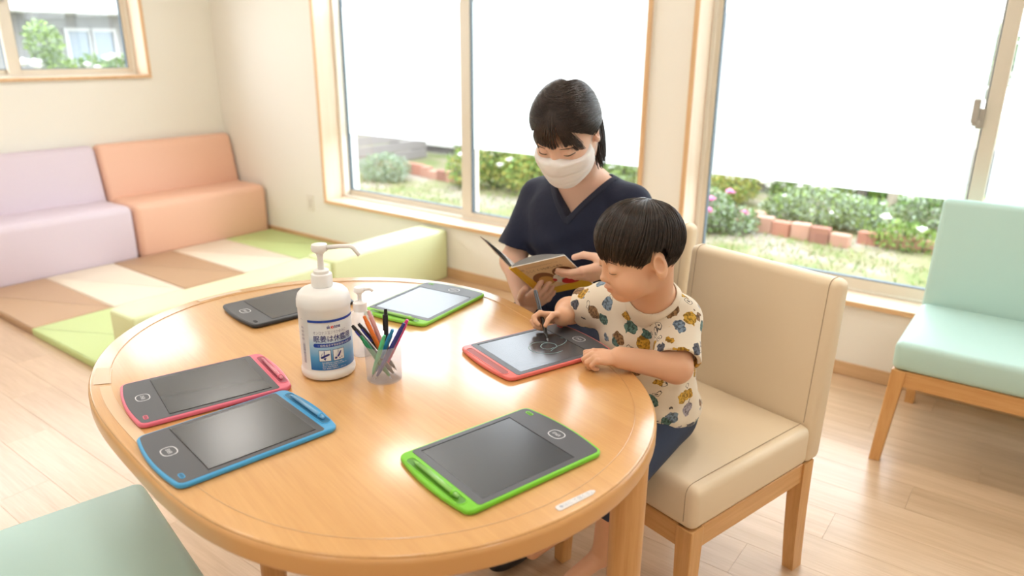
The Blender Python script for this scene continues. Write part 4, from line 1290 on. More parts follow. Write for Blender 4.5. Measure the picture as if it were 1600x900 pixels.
# skull and face
HA.e(F, (0, -1.0, 2.5), (7.5, 9.2, 8.4), .5)
HA.e(F, (0, 3.0, -3.6), (6.1, 6.0, 7.2), 2.5)
HA.e(F, (0, 6.3, -9.4), (2.4, 2.2, 1.8), 2.5)
for s in (-1, 1):
    HA.e(F, (s * 3.7, 5.0, -3.2), (2.7, 2.9, 2.6), 1.8)
    HA.e(F, (s * 3.1, 9.3, -.2), (1.8, 1.3, 1.1), 1.2, 'sub')
    HA.e(F, (s * 3.15, 7.0, -.3), (1.45, 1.45, 1.25), .5)
    HA.c(F, (s * 1.2, 8.3, 1.7), (s * 4.6, 7.0, 1.9), .5, .4, 1.0)
    HA.e(F, (s * 1.1, 9.0, -3.9), (.75, .8, .6), .5)
HA.c(F, (0, 8.0, .6), (0, 9.9, -3.5), .65, .85, .9)
HA.c(F, (-1.7, 8.2, -6.4), (1.7, 8.2, -6.4), .5, .5, .8)
add_ears(HA, F, 7.15, -1.2, -1.0)
# neck, trunk, arms
HA.c(F, (0, -2.6, -4.0), (0, -2.8, -6.5), 5.2, 5.0, 2.5)
F.cap(HA.p(0, -2.8, -5.5), (-1.083, 1.765, 1.005), .052, .056, .03)
SR, SL = np.array((-1.232, 1.775, .925)), np.array((-.925, 1.770, .942))
F.cap((-1.083, 1.775, .99), SR + (0, .01, .008), .042, .044, .04)
F.cap((-1.083, 1.775, .99), SL + (0, .01, .008), .042, .044, .04)
F.ell((-1.085, 1.795, .885), (.150, .095, .13), k=.06)
F.ell((-1.10, 1.85, .70), (.135, .10, .16), k=.06)
F.ell((-1.12, 1.90, .55), (.165, .125, .105), k=.06)
for s in (-1, 1): F.ell((-1.082 + s * .060, 1.735, .865), (.055, .040, .06), k=.05)
ER, EL = np.array((-1.272, 1.70, .742)), np.array((-.865, 1.715, .745))
bA, bX, bY, bN = [np.array(q_) for q_ in (BA, BX, BY, BN)]
WR = bA - .062 * bX + .205 * bY - .016 * bN
WL = bA + .262 * bX + .095 * bY - .014 * bN
F.cap(SR, ER, .044, .036, .03); F.cap(ER, WR, .037, .026, .02)
F.cap(SL, EL, .044, .036, .03); F.cap(EL, WL, .037, .026, .02)
for s in (-1, 1):
    hx = -1.12 + s * .085
    F.cap((hx, 1.88, .54), (hx, 1.62, .545), .075, .066, .04)
# hands on the book
hR = hand(F, WR, .80 * bX - .52 * bY + .02 * bN, -bN, 1, .170, ((6, 14, 10), (8, 16, 12), (14, 20, 14), (22, 24, 16)), spread=(5, 1, -3, -7), thumb=((.75, .62, .18), (.9, .35, .05), (.95, .15, -.05)))
hL = hand(F, WL, -.98 * bX - .08 * bY - .06 * bN, -bN, -1, .170, ((4, 14, 10), (8, 16, 12), (14, 20, 14), (24, 26, 16)), spread=(4, 1, -2, -6), thumb=((.7, .1, -.7), (.9, -.05, -.45), (1, -.1, -.05)))
me = F.mesh('body')
def liptint(H, zc, yc, w, hgt, amt):
    def fn(V):
        q = H.local(V)
        return (np.exp(-((q[:, 0] / w) ** 4 + ((q[:, 2] - zc) / hgt) ** 4)) * (q[:, 1] > yc) * amt).astype(np.float32)
    return fn
vcolor(me, 'lip', liptint(HA, -6.4, 6.5, 2.1, .8, .8))
body_a = child_of(link_mesh('body', me, skin_a), adult)
FA = F

# closed eyes and brows
def arc_tube(bm, H, F_, pts, r0, r1, lift=0.0):
    P = []
    for x, y, z in pts:
        q = F_.surf(H.p(x, y, z), H.d(x * .12, 1, 0.0), far=0.03 * H.s / 0.01)
        P.append(Vector(q + H.d(0, 1, 0) * lift))
    n = len(P)
    tube(bm, P, [r1 + (r0 - r1) * sin(pi * (i + .6) / (n + .2)) for i in range(n)], 6)
dark_hair = mat('dark brow hair', (0.035, 0.022, 0.017), 0.6)
def brows(H, F_, root, zb, xs, lz, lxs, r_b, r_l, rise=.35, sag=.30):
    for s in (-1, 1):
        bm = BM(); arc_tube(bm, H, F_, [(s * x, 6.5, zb + rise * sin(pi * (x - xs[0]) / (xs[1] - xs[0]) * .75) - .85 * (x - xs[0]) / (xs[1] - xs[0])) for x in np.linspace(xs[0], xs[1], 7)], r_b, r_b * .35)
        child_of(obj('eyebrow', bm, dark_hair, smooth=True), root)
        bm = BM(); arc_tube(bm, H, F_, [(s * x, 6.5, lz - sag * sin(pi * (x - lxs[0]) / (lxs[1] - lxs[0]))) for x in np.linspace(lxs[0], lxs[1], 9)], r_l, r_l * .5)
        child_of(obj('eyelash', bm, dark_hair, smooth=True), root)
brows(HA, FA, adult, 1.75, (1.5, 4.8), -.60, (1.9, 4.6), .0017, .0018, rise=.12, sag=-.22)

# hair: gathered back into a low tail, thin fringe
hair_a = hair_material('dark brown hair', (0.016, 0.010, 0.008), (0.045, 0.026, 0.020))
cA, rA = np.array([0, -1.0, 2.5]), np.array([7.5, 9.2, 8.4])
zA = interp([(0, 7.3), (25, 6.5), (45, 4.6), (62, 2.6), (76, .2), (86, -1.4), (93, 1.2), (112, 1.0), (128, -2.4), (155, -5.0), (180, -5.6)])
parts = [hair_cap(HA, cA, rA, (0, .25, .97), zA, .35)]
tail = np.array([-.10, -.95, -.38])
N = 3600
sgn = nrg.choice([-1, 1], N); kind = nrg.rand(N)
Tm = np.linspace(0, 1, 13)
S_ = np.zeros((N, 3)); Mq = np.zeros((N, 3))
for i in range(N):
    if kind[i] < .30:                       # from the hairline
        az_ = nrg.uniform(16, 97)
        z = zA(az_) + nrg.uniform(-.1, .8); q = np.clip((z - 2.5) / 8.4, -.95, .95); c_ = sqrt(1 - q * q)
        S_[i] = (sgn[i] * sin(radians(az_)) * c_, cos(radians(az_)) * c_, q)
        Mq[i] = S_[i] * .5 + np.array([sgn[i] * .75, -.25, .05])
    else:                                   # from the parting, falling over the side and turning back
        w_ = nrg.rand() ** .8; u = -.50 + 1.22 * w_
        S_[i] = (sgn[i] * .006 - .04, u, sqrt(1 - u * u))
        m2 = nrg.uniform(.15, 1.0)
        Mq[i] = np.array([sgn[i] * (.35 + 1.15 * w_ * m2 + .25 * m2), -.55 + 1.25 * w_, .85 - .55 * w_ * m2])
E_ = tail + nrg.normal(0, .05, (N, 3))
tq = Tm[None, :, None]
Q = (1 - tq) ** 2 * S_[:, None] + 2 * tq * (1 - tq) * Mq[:, None] + tq ** 2 * E_[:, None]
Q /= np.linalg.norm(Q, axis=2, keepdims=True)
lay = nrg.uniform(.35, 1.0, (N, 1, 1)) * (0.70 + .55 * np.sin(pi * Tm))[None, :, None]
P = cA + Q * (rA + lay)
parts.append(strands(to_world(HA, P), .0008, .0006))
# fringe: fans out from the parting over the forehead, see-through towards its ends
N = 900
xe = nrg.uniform(-6.6, 6.3, N)
clump = np.round(xe * 1.1) / 1.1
fr_ = nrg.uniform(0, .75, N)
xe = xe * (1 - fr_) + (clump + nrg.normal(0, .08, N)) * fr_
keep = (np.abs(np.sin(clump * 7.3 + 1)) > .34) | (np.abs(xe) > 5.0) | (nrg.rand(N) < .12)
xe = xe[keep]; N = len(xe)
outer_ = np.abs(xe) > 5.2
ze = 1.55 - .10 * np.abs(xe) + nrg.normal(.2, .55, N) - np.where(outer_, nrg.uniform(.2, 3.8, N), 0)
xs_ = xe * nrg.uniform(.10, .42, N) - .4
P = []
for i in range(N):
    z0 = 10.3 - .25 * abs(xs_[i]) - nrg.uniform(0, .8); row = []
    for t in np.linspace(0, 1, 10):
        x = xs_[i] + (xe[i] - xs_[i]) * (1 - (1 - t) ** 1.7); z = z0 + (ze[i] - z0) * t
        lf = .75 + .25 * sin(pi * t) + .1 * (i % 5) / 5
        zz = max(0, (z - 2.5) / (8.4 + lf)); rx_ = 7.5 + lf
        y = -1.0 + (9.2 + lf - .35 * t) * sqrt(max(.05, 1 - zz ** 2 - min(.93, (x / rx_) ** 2)))
        if z < 2.5: y -= .035 * (2.5 - z) ** 2
        row.append((x, y, z))
    P.append(row)
parts.append(strands(to_world(HA, np.array(P)), .00065, .00015))
# tail
N = 220
b0 = cA + np.array([-.10, -.95, -.38]) / np.linalg.norm([.10, .95, .38]) * (rA + 1.0)
P = []
wz = HA.R.T @ np.array([0, 0, -1.0]); wx = HA.R.T @ np.array([.93, .35, 0])
for i in range(N):
    o2 = nrg.normal(0, .55, 3)
    Ls = nrg.uniform(12, 17)
    P.append([b0 + o2 * (1 + .9 * sin(pi * t)) + np.array([-.2, -1.6, 0]) * min(1, t * 4) + wx * (4.6 * t) + wz * Ls * t ** 1.25 for t in np.linspace(0, 1, 10)])
parts.append(strands(to_world(HA, np.array(P)), .0013, .0006))
V, Fc = join_np(parts)
o = child_of(link_mesh('hair', np_mesh('hair', V, Fc), hair_a, kind='stuff'), adult)

# mask
Fm = Field(HA.O - .17, HA.O + .17, 0.0019)
HA.e(Fm, (0, 3.0, -5.6), (7.15, 7.5, 7.2), .3)
for s in (-1, 1): HA.e(Fm, (s * 3.9, 4.9, -3.3), (3.2, 3.6, 3.2), 2.5)
HA.c(Fm, (0, 9.3, -2.2), (0, 8.4, -7.6), 1.55, 1.9, 5.0)
HA.e(Fm, (0, 6.6, -9.6), (2.9, 2.7, 2.4), 2.0)
def mask_cut(X, Y, Z):
    q = [((X - HA.O[0]) * HA.R[0, i] + (Y - HA.O[1]) * HA.R[1, i] + (Z - HA.O[2]) * HA.R[2, i]) / HA.s for i in range(3)]
    top = q[2] - (-1.75 - .012 * q[0] ** 2 + .75 * np.exp(-(q[0] / 1.9) ** 2))
    side = (1.35 + .0 * q[2]) - q[1]
    return np.maximum(top, side) * HA.s
Fm.func(mask_cut, HA.O - .17, HA.O + .17, op='and')
def pleat(X, Y, Z):
    z = ((X - HA.O[0]) * HA.R[0, 2] + (Y - HA.O[1]) * HA.R[1, 2] + (Z - HA.O[2]) * HA.R[2, 2]) / HA.s
    x = ((X - HA.O[0]) * HA.R[0, 0] + (Y - HA.O[1]) * HA.R[1, 0] + (Z - HA.O[2]) * HA.R[2, 0]) / HA.s
    return .0013 * np.maximum(0, np.sin((z + .02 * x * x + 3.1) * 2 * pi / 2.6)) ** 2 * np.exp(-((z + 6) / 3.2) ** 4)
Fm.blur(5)
s_, X, Y, Z = Fm.win(HA.O - .17, HA.O + .17)
Fm.D[s_] += pleat(X, Y, Z).astype(np.float32)
mk = mat('white mask cloth', (0.86, 0.82, 0.80), 0.85, spec=0.2, sss=0.1, bump=(900, 0.15, 0.0004))
mask = child_of(link_mesh('face_mask', Fm.mesh('face_mask'), mk), adult)
for s in (-1, 1):
    bm = BM()
    tube(bm, [Vector(HA.p(*q)) for q in ((s * 6.35, 1.6, -2.7), (s * 7.1, .6, -.6), (s * 7.45, -.4, 1.3), (s * 7.5, -1.6, 1.5), (s * 7.6, -2.6, -1.0), (s * 7.3, -1.6, -3.6), (s * 6.8, .6, -5.6), (s * 6.35, 1.5, -7.2))], .0013, 6)
    lp = obj('ear_loop', bm, mk, smooth=True); child_of(lp, adult)

# scrub top with V neck and short sleeves
navy_cloth = mat('navy scrub cloth', (0.013, 0.017, 0.040), 0.75, spec=0.25, sheen=0.06, bump=(60, 0.25, 0.004))
Ft = Field((-1.42, 1.60, 0.46), (-0.76, 2.08, 1.10), 0.0030)
inf = .013
Ft.ell((-1.085, 1.795, .885), (.150 + inf, .098 + inf, .135 + inf), k=.06)
Ft.ell((-1.10, 1.85, .70), (.142 + inf, .108 + inf, .17 + inf), k=.07)
Ft.ell((-1.115, 1.89, .56), (.172 + inf, .14 + inf, .09 + inf), k=.07)
for s in (-1, 1): Ft.ell((-1.082 + s * .060, 1.735, .860), (.066 + inf, .042 + inf, .085 + inf), k=.09)
Ft.cap((-1.083, 1.78, .985), SR + (0, .01, .006), .040 + inf, .042 + inf, .03)
Ft.cap((-1.083, 1.78, .985), SL + (0, .01, .006), .040 + inf, .042 + inf, .03)
for S0, E0 in ((SR, ER), (SL, EL)):
    e_ = S0 + (E0 - S0) * .80
    ax_ = unit(E0 - S0)
    Ft.cap(S0, e_, .056, .062, .03)
    Ft.cap(S0 + ax_ * .06, e_ + ax_ * .10, .0478, .0525, .003, 'sub')
    def endcut(X, Y, Z, e_=e_, ax_=ax_): return -((X - e_[0]) * ax_[0] + (Y - e_[1]) * ax_[1] + (Z - e_[2]) * ax_[2])
    b0_ = np.minimum(e_ - .11, e_ + ax_ * .10 - .11); b1_ = np.maximum(e_ + .11, e_ + ax_ * .1 + .11)
    def half(X, Y, Z, e_=e_, ax_=ax_):
        dd = (X - e_[0]) * ax_[0] + (Y - e_[1]) * ax_[1] + (Z - e_[2]) * ax_[2]
        rr = np.sqrt((X - e_[0]) ** 2 + (Y - e_[1]) ** 2 + (Z - e_[2]) ** 2) - .095
        return np.maximum(-dd, rr)
    Ft.func(half, b0_, b1_, .002, 'sub')
cu, cn = unit((.97, .10, .06)), unit((.10, -.99, 0))
V0 = np.array((-1.058, 1.66, .915))
def wedge(grow, k_=.95):
    def fn(X, Y, Z):
        u = (X - V0[0]) * cu[0] + (Y - V0[1]) * cu[1] + (Z - V0[2]) * cu[2]
        v = Z - V0[2] + .06 * u
        f_ = (X - V0[0]) * cn[0] + (Y - V0[1]) * cn[1] + .115
        return np.maximum((np.abs(u) - (v + grow) * k_ * .86 ) * .72, -f_)
    return fn
band = Field((-1.42, 1.60, 0.46), (-0.76, 2.08, 1.10), 0.0030)
band.D = np.maximum(Ft.D - .0022, wedge(.026)(*[g for g in Ft.win(Ft.lo, Ft.lo + Ft.n * Ft.h)[1:]])).astype(np.float32)
for fld in (Ft, band):
    fld.func(wedge(0), (-1.3, 1.60, .85), (-.82, 1.90, 1.10), .003, 'sub')
    fld.cap((-1.083, 1.79, .985), (-1.075, 1.755, 1.12), .066, .088, .012, 'sub')
def band_front(X, Y, Z): return (.895 - Z) + 0 * X
band.func(band_front, band.lo, band.lo + band.n * band.h, op='and')
# soft folds
s_, X, Y, Z = Ft.win(Ft.lo, Ft.lo + Ft.n * Ft.h)
Ft.D[s_] += (.0040 * np.sin(X * 34 + Z * 24 + 2.5 * np.sin(Z * 13 + X * 9)) * np.clip((.92 - Z) * 5, 0, 1) + .0022 * np.sin(Y * 60 - Z * 75 + 3 * np.sin(X * 17)) * np.clip((.96 - Z) * 6, .15, 1)).astype(np.float32)
top_a = child_of(link_mesh('scrub_top', Ft.mesh('scrub_top'), navy_cloth), adult)
bandm = mat('navy neck band', (0.020, 0.024, 0.045), 0.7, spec=0.3)
child_of(link_mesh('neck_band', band.mesh('neck_band'), bandm), adult)

Fp = Field((-1.42, 1.25, 0.03), (-0.78, 2.10, 0.68), 0.006)
Fp.ell((-1.12, 1.90, .56), (.185, .145, .115), k=.05)
for s, ky, kx in ((-1, 1.52, -1.235), (1, 1.50, -1.005)):
    hx = -1.12 + s * .085
    Fp.cap((hx, 1.88, .53), (kx, ky, .555), .088, .074, .05); Fp.cap((kx, ky, .555), (kx + .005, ky - .06, .10), .072, .055, .04)
child_of(link_mesh('trousers', Fp.mesh('trousers'), navy_cloth), adult)
shoe_m = mat('black shoe', (0.012, 0.013, 0.018), 0.4)
for kx, ky in ((-1.235, 1.46), (-1.005, 1.44)):
    Fs_ = Field((kx - .08, ky - .20, -.01), (kx + .08, ky + .12, .14), .005)
    Fs_.ell((kx, ky - .06, .035), (.046, .125, .036), k=.01); Fs_.ell((kx, ky + .0, .06), (.040, .065, .05), k=.03)
    Fs_.func(lambda X, Y, Z: (0.001 - Z) + 0 * X + 0 * Y, Fs_.lo, Fs_.lo + Fs_.n * Fs_.h, op='and')
    child_of(link_mesh('shoe', Fs_.mesh('shoe'), shoe_m), adult)

# =================================================================== the toddler
kid = empty('person', (-0.70, 1.50, 0.0), 0, 'toddler in a cream printed T-shirt drawing on the coral red tablet', 'person')
skin_k = skin_mat('toddler skin', (0.74, 0.42, 0.26), (0.58, 0.22, 0.17))
HK = Head((-0.620, 1.241, 0.985), (-.672, -.790), 17, 1.0)
F = Field((-1.0, 1.09, 0.08), (-0.45, 1.68, 1.12), 0.0023)
HK.e(F, (0, -.4, 2.2), (7.0, 8.1, 7.2), .5)
HK.e(F, (0, 2.5, -3.2), (5.7, 5.3, 5.6), 2.5)
HK.e(F, (0, 5.3, -7.0), (2.2, 2.0, 1.7), 2.2)
for s in (-1, 1):
    HK.e(F, (s * 3.5, 4.4, -3.9), (2.9, 2.9, 2.7), 1.6)
    HK.e(F, (s * 2.8, 8.6, -.6), (1.6, 1.1, .9), 1.2, 'sub')
    HK.e(F, (s * 2.85, 6.2, -.75), (1.5, 1.5, 1.2), .5)
    HK.e(F, (s * .90, 7.55, -3.2), (.65, .65, .5), .4)
HK.c(F, (0, 7.1, -.6), (0, 7.9, -2.6), .6, .75, .9)
HK.e(F, (0, 8.25, -2.8), (.80, .75, .68), .6)
HK.c(F, (-.9, 7.35, -4.75), (.9, 7.35, -4.75), .5, .5, .7)
HK.e(F, (0, 8.0, -4.70), (1.15, .62, .42), .4)
HK.e(F, (0, 7.65, -5.60), (1.0, .6, .45), .4)
HK.c(F, (-1.3, 8.25, -5.17), (1.3, 8.25, -5.17), .14, .14, .12, 'sub')
for s in (-1, 1): HK.c(F, (s * 6.0, -.4, -1.2), (s * 7.1, -.6, -1.0), 1.2, .8, .6)
add_ears(HK, F, 7.25, -.9, -1.3, .90)
NB = np.array((-.638, 1.350, .853))
F.cap(HK.p(0, -1.8, -3.5), NB, .042, .044, .02)
SN, SF = np.array((-.585, 1.372, .812)), np.array((-.772, 1.392, .800))
F.cap(NB, SN, .036, .038, .03); F.cap(NB, SF, .036, .038, .03)
F.ell((-.672, 1.405, .74), (.100, .078, .10), k=.05)
F.ell((-.685, 1.455, .62), (.098, .085, .13), k=.05)
F.ell((-.695, 1.50, .53), (.108, .098, .085), k=.05)
EN, EF = np.array((-.545, 1.290, .740)), np.array((-.885, 1.412, .752))
WN, WF = np.array((-.640, 1.222, .7605)), np.array((-.842, 1.318, .774))
F.cap(SN, EN, .036, .031, .02); F.cap(EN, WN, .031, .0225, .015)
F.cap(SF, EF, .036, .031, .02); F.cap(EF, WF, .031, .0225, .015)
KL, AL, KR, AR = np.array((-.645, 1.265, .462)), np.array((-.715, 1.335, .17)), np.array((-.80, 1.30, .462)), np.array((-.85, 1.36, .17))
for hx, K_, A_ in ((-.645, KL, AL), (-.75, KR, AR)):
    F.cap((hx, 1.49, .515), K_, .055, .044, .03); F.cap(K_, A_, .042, .026, .02)
    F.cap(A_, A_ + np.array((-.035, -.085, -.035)), .024, .020, .015)
# near hand resting half closed on the tablet edge, far hand gripping the pen
tN = hand(F, WN, (-.80, -.60, .06), (.10, -.25, .96), -1, .104, ((38, 70, 45), (42, 74, 45), (46, 76, 45), (50, 76, 45)), thumb=((.75, .6, -.25), (.95, .2, -.2), (.95, -.1, -.1)), rs=1.12, fk=.0012)
tF = hand(F, WF, (-.78, -.62, .02), (-.465, .585, .607), 1, .106, ((42, 62, 32), (50, 66, 36), (56, 70, 38), (62, 74, 38)), spread=(8, 2, -3, -8), thumb=((.55, .75, -.5), (.55, .25, -.75), (.4, -.1, -.9)), rs=1.14, fk=.0012, tl=.95)
me = F.mesh('body')
vcolor(me, 'lip', liptint(HK, -5.15, 6.4, 1.5, .75, .5))
child_of(link_mesh('body', me, skin_k), kid)
FK = F
brows(HK, FK, kid, 1.0, (1.2, 4.3), -1.15, (1.7, 4.0), .0009, .0011, sag=.05)
# hair
hair_k = hair_material('black brown child hair', (0.010, 0.007, 0.005), (0.048, 0.028, 0.019))
cK, rK = np.array([0, -.4, 2.2]), np.array([7.0, 8.1, 7.2])
zK = interp([(0, 1.6), (20, 1.5), (38, 1.0), (52, .3), (62, -1.5), (70, -4.0), (74, -3.2), (78, .4), (84, 3.3), (104, 3.2), (114, -.2), (124, -3.4), (140, -4.2), (180, -4.6)])
crown = np.array([0.05, -.42, .90])
parts = [hair_cap(HK, cK, rK, crown, lambda a: zK(a) + (.7 if a < 66 or a > 120 else .0), .28)]
N = 5200
az = nrg.uniform(-180, 180, N)
sz = np.array([zK(abs(a)) for a in az]) + nrg.normal(-.10, .38, N) + .32 * np.sin(np.radians(az) * 19 + 2 * np.sin(np.radians(az) * 5))
sz = np.where((np.abs(az) > 82) & (np.abs(az) < 107), np.maximum(sz, 3.0), sz)
sz = np.clip((sz - 2.2) / 7.2, -.95, .95); cz = np.sqrt(1 - sz ** 2)
A_ = np.radians(az + nrg.normal(0, 2.5, N))
E_ = np.stack([np.sin(A_) * cz, np.cos(A_) * cz, sz], 1)
t0 = nrg.uniform(0, .62, N) ** 1.3; Tm = np.linspace(0, 1, 12)
tt = t0[:, None] + (1 - t0)[:, None] * Tm[None, :]
Q = np.stack([slerp(np.broadcast_to(crown, E_.shape), E_, tt[:, i:i + 1]) for i in range(12)], 1)
sw = .13 * np.sin(pi * tt) + .05 * np.sin(A_ * 9)[:, None] * tt + .03 * np.sin(A_ * 31 + 4 * tt.mean(1))[:, None] * tt ** 2
Q = np.stack([Q[:, :, 0] * np.cos(sw) - Q[:, :, 1] * np.sin(sw), Q[:, :, 0] * np.sin(sw) + Q[:, :, 1] * np.cos(sw), Q[:, :, 2]], 2)
lay = nrg.uniform(.3, 1.05, (N, 1)) * (.55 + .70 * np.sin(pi * np.clip(tt * .9, 0, 1))) * (1 - .55 * tt ** 4)
ear_ = np.exp(-((np.abs(az) - 93) / 20.0) ** 2)[:, None]
lay = lay * (1 - .85 * ear_ * np.clip(tt * 1.3 - .2, 0, 1)) + .10 * nrg.rand(N, 1) + (1 - ear_) * .13 * np.sin(A_ * 17 + 1.7 * np.sin(A_ * 4))[:, None] * tt * (1 - .5 * tt)
P = cK + Q * (rK * np.array([1, .975, 1]) + lay[:, :, None])
in_ear = (np.abs(P[:, :, 0]) > 6.5) & (P[:, :, 2] < 1.75) & (np.abs(P[:, :, 1] + .7) < 2.1)
for i in np.nonzero(in_ear.any(1))[0]:      # locks stop where they meet the ear
    k = max(1, int(np.argmax(in_ear[i])))
    P[i, k:] = P[i, k - 1] + (P[i, k - 1] - P[i, k - 2 if k > 1 else 0]) * np.linspace(.02, .25, 12 - k)[:, None]
parts.append(strands(to_world(HK, P), .00075, .0002))
V, Fc = join_np(parts)
child_of(link_mesh('hair', np_mesh('hair', V, Fc), hair_k, kind='stuff'), kid)

# printed T-shirt
shirt = mat('cream printed jersey', (0.80, 0.70, 0.56), 0.85, spec=0.2, sheen=0.15, bump=(120, 0.15, 0.002))
nt, b = NT(shirt)
tc = nt.nodes.new('ShaderNodeTexCoord')
nz = nt.nodes.new('ShaderNodeTexNoise'); nz.inputs['Scale'].default_value = 55; nz.inputs['Detail'].default_value = 2
va = nt.nodes.new('ShaderNodeVectorMath'); va.operation = 'MULTIPLY_ADD'; va.inputs[1].default_value = (.022, .022, .022)
nt.links.new(tc.outputs['Object'], nz.inputs['Vector']); nt.links.new(nz.outputs['Color'], va.inputs[0]); nt.links.new(tc.outputs['Object'], va.inputs[2])
vo = nt.nodes.new('ShaderNodeTexVoronoi'); vo.inputs['Scale'].default_value = 27; vo.inputs['Randomness'].default_value = 0.85
nt.links.new(va.outputs[0], vo.inputs['Vector'])
cr = ramp(nt, [(0.0, (0.48, 0.27, 0.03)), (0.16, (0.10, 0.19, 0.17)), (0.32, (0.18, 0.25, 0.33)), (0.5, (0.26, 0.15, 0.07)), (0.64, (0.56, 0.34, 0.05)), (0.78, (0.09, 0.10, 0.13)), (0.9, (0.36, 0.33, 0.38))], 'CONSTANT')
sp_ = nt.nodes.new('ShaderNodeSeparateColor'); nt.links.new(vo.outputs['Color'], sp_.inputs[0]); nt.links.new(sp_.outputs[0], cr.inputs[0])
n2 = nt.nodes.new('ShaderNodeTexNoise'); n2.inputs['Scale'].default_value = 190; nt.links.new(tc.outputs['Object'], n2.inputs['Vector'])
dk = nt.nodes.new('ShaderNodeMix'); dk.data_type = 'RGBA'; dk.blend_type = 'MULTIPLY'; r2_ = ramp(nt, [(0.42, (0.35, 0.3, 0.28)), (0.55, (1.25, 1.2, 1.15))]); nt.links.new(n2.outputs['Fac'], r2_.inputs[0])
dk.inputs[0].default_value = .8; nt.links.new(cr.outputs[0], dk.inputs[6]); nt.links.new(r2_.outputs[0], dk.inputs[7])
th_ = nt.nodes.new('ShaderNodeMath'); th_.operation = 'LESS_THAN'; th_.inputs[1].default_value = 0.44; nt.links.new(vo.outputs['Distance'], th_.inputs[0])
th2 = nt.nodes.new('ShaderNodeMath'); th2.operation = 'LESS_THAN'; th2.inputs[1].default_value = 0.93; nt.links.new(sp_.outputs[1], th2.inputs[0])
mu = nt.nodes.new('ShaderNodeMath'); mu.operation = 'MULTIPLY'; nt.links.new(th_.outputs[0], mu.inputs[0]); nt.links.new(th2.outputs[0], mu.inputs[1])
mx = nt.nodes.new('ShaderNodeMix'); mx.data_type = 'RGBA'; mx.inputs[6].default_value = (0.80, 0.70, 0.56, 1)
nt.links.new(mu.outputs[0], mx.inputs[0]); nt.links.new(dk.outputs[2], mx.inputs[7]); v3 = nt.nodes.new('ShaderNodeTexVoronoi'); v3.inputs['Scale'].default_value = 36; v3.inputs['Randomness'].default_value = 0.9
mp3 = nt.nodes.new('ShaderNodeMapping'); mp3.inputs['Location'].default_value = (.37, .11, .23); nt.links.new(va.outputs[0], mp3.inputs['Vector']); nt.links.new(mp3.outputs[0], v3.inputs['Vector'])
s3 = nt.nodes.new('ShaderNodeSeparateColor'); nt.links.new(v3.outputs['Color'], s3.inputs[0])
ring_ = ramp(nt, [(0.0, (1, 1, 1)), (0.10, (0, 0, 0)), (0.24, (1, 1, 1)), (0.30, (0, 0, 0))], 'CONSTANT'); nt.links.new(v3.outputs['Distance'], ring_.inputs[0])
pick = nt.nodes.new('ShaderNodeMath'); pick.operation = 'GREATER_THAN'; pick.inputs[1].default_value = .52; nt.links.new(s3.outputs[1], pick.inputs[0])
ml3 = nt.nodes.new('ShaderNodeMath'); ml3.operation = 'MULTIPLY'; nt.links.new(ring_.outputs[0], ml3.inputs[0]); nt.links.new(pick.outputs[0], ml3.inputs[1])
m3_ = nt.nodes.new('ShaderNodeMix'); m3_.data_type = 'RGBA'; m3_.inputs[6].default_value = (0.80, 0.70, 0.56, 1); m3_.inputs[7].default_value = (0.10, 0.085, 0.075, 1)
nt.links.new(ml3.outputs[0], m3_.inputs[0]); nt.links.new(m3_.outputs[2], mx.inputs[6])
nt.links.new(mx.outputs[2], b.inputs['Base Color'])

Fs = Field((-1.0, 1.22, 0.42), (-0.44, 1.66, 0.93), 0.0022)
i_ = .009
Fs.ell((-.672, 1.408, .745), (.104 + i_, .080 + i_, .10 + i_), k=.05)
Fs.ell((-.685, 1.455, .62), (.104 + i_, .092 + i_, .14 + i_), k=.05)
Fs.ell((-.692, 1.498, .535), (.114 + i_, .104 + i_, .075 + i_), k=.05)
Fs.cap(NB, SN, .036 + i_, .040 + i_, .03); Fs.cap(NB, SF, .036 + i_, .040 + i_, .03)
for S0, E0, L_ in ((SN, EN, .86), (SF, EF, .55)):
    ax_ = unit(E0 - S0); e_ = S0 + (E0 - S0) * L_
    Fs.cap(S0, e_, .046, .050, .02)
    Fs.cap(S0 + ax_ * .05, e_ + ax_ * .08, .040, .046, .002, 'sub')
    def half(X, Y, Z, e_=e_, ax_=ax_):
        dd = (X - e_[0]) * ax_[0] + (Y - e_[1]) * ax_[1] + (Z - e_[2]) * ax_[2]
        rr = np.sqrt((X - e_[0]) ** 2 + (Y - e_[1]) ** 2 + (Z - e_[2]) ** 2) - .062
        return np.maximum(-dd, rr)
    Fs.func(half, e_ - .08, e_ + .08, .002, 'sub')
nk = unit(np.array(HK.p(0, -1.8, -3.5)) - NB)
Fc_ = Field((-1.0, 1.22, 0.42), (-0.44, 1.66, 0.93), 0.0022)
Fc_.D = Fs.D - .0032
Fc_.func(lambda X, Y, Z: (.74 - Z) + 0 * X + 0 * Y, Fs.lo, Fs.lo + Fs.n * Fs.h, op='and')
cone = Field((-1.0, 1.22, 0.42), (-0.44, 1.66, 0.93), 0.0022)
cone.cap(NB - nk * .05, NB + nk * .08, .0575, .0635, .001)
Fc_.D = np.maximum(Fc_.D, cone.D)
for f_ in (Fs, Fc_): f_.cap(NB - nk * .05, NB + nk * .08, .0460, .0520, .002, 'sub')
Fs.func(lambda X, Y, Z: (.472 - Z) + 0 * X + 0 * Y, Fs.lo, Fs.lo + Fs.n * Fs.h, op='and')
s_, X, Y, Z = Fs.win(Fs.lo, Fs.lo + Fs.n * Fs.h)
Fs.D[s_] += (.0018 * np.sin(Z * 95 + X * 40 + 2 * np.sin(X * 30)) * np.clip((.70 - Z) * 6, 0, 1) + .0010 * np.sin(X * 110 + Y * 80)).astype(np.float32)
child_of(link_mesh('t_shirt', Fs.mesh('t_shirt'), shirt), kid)
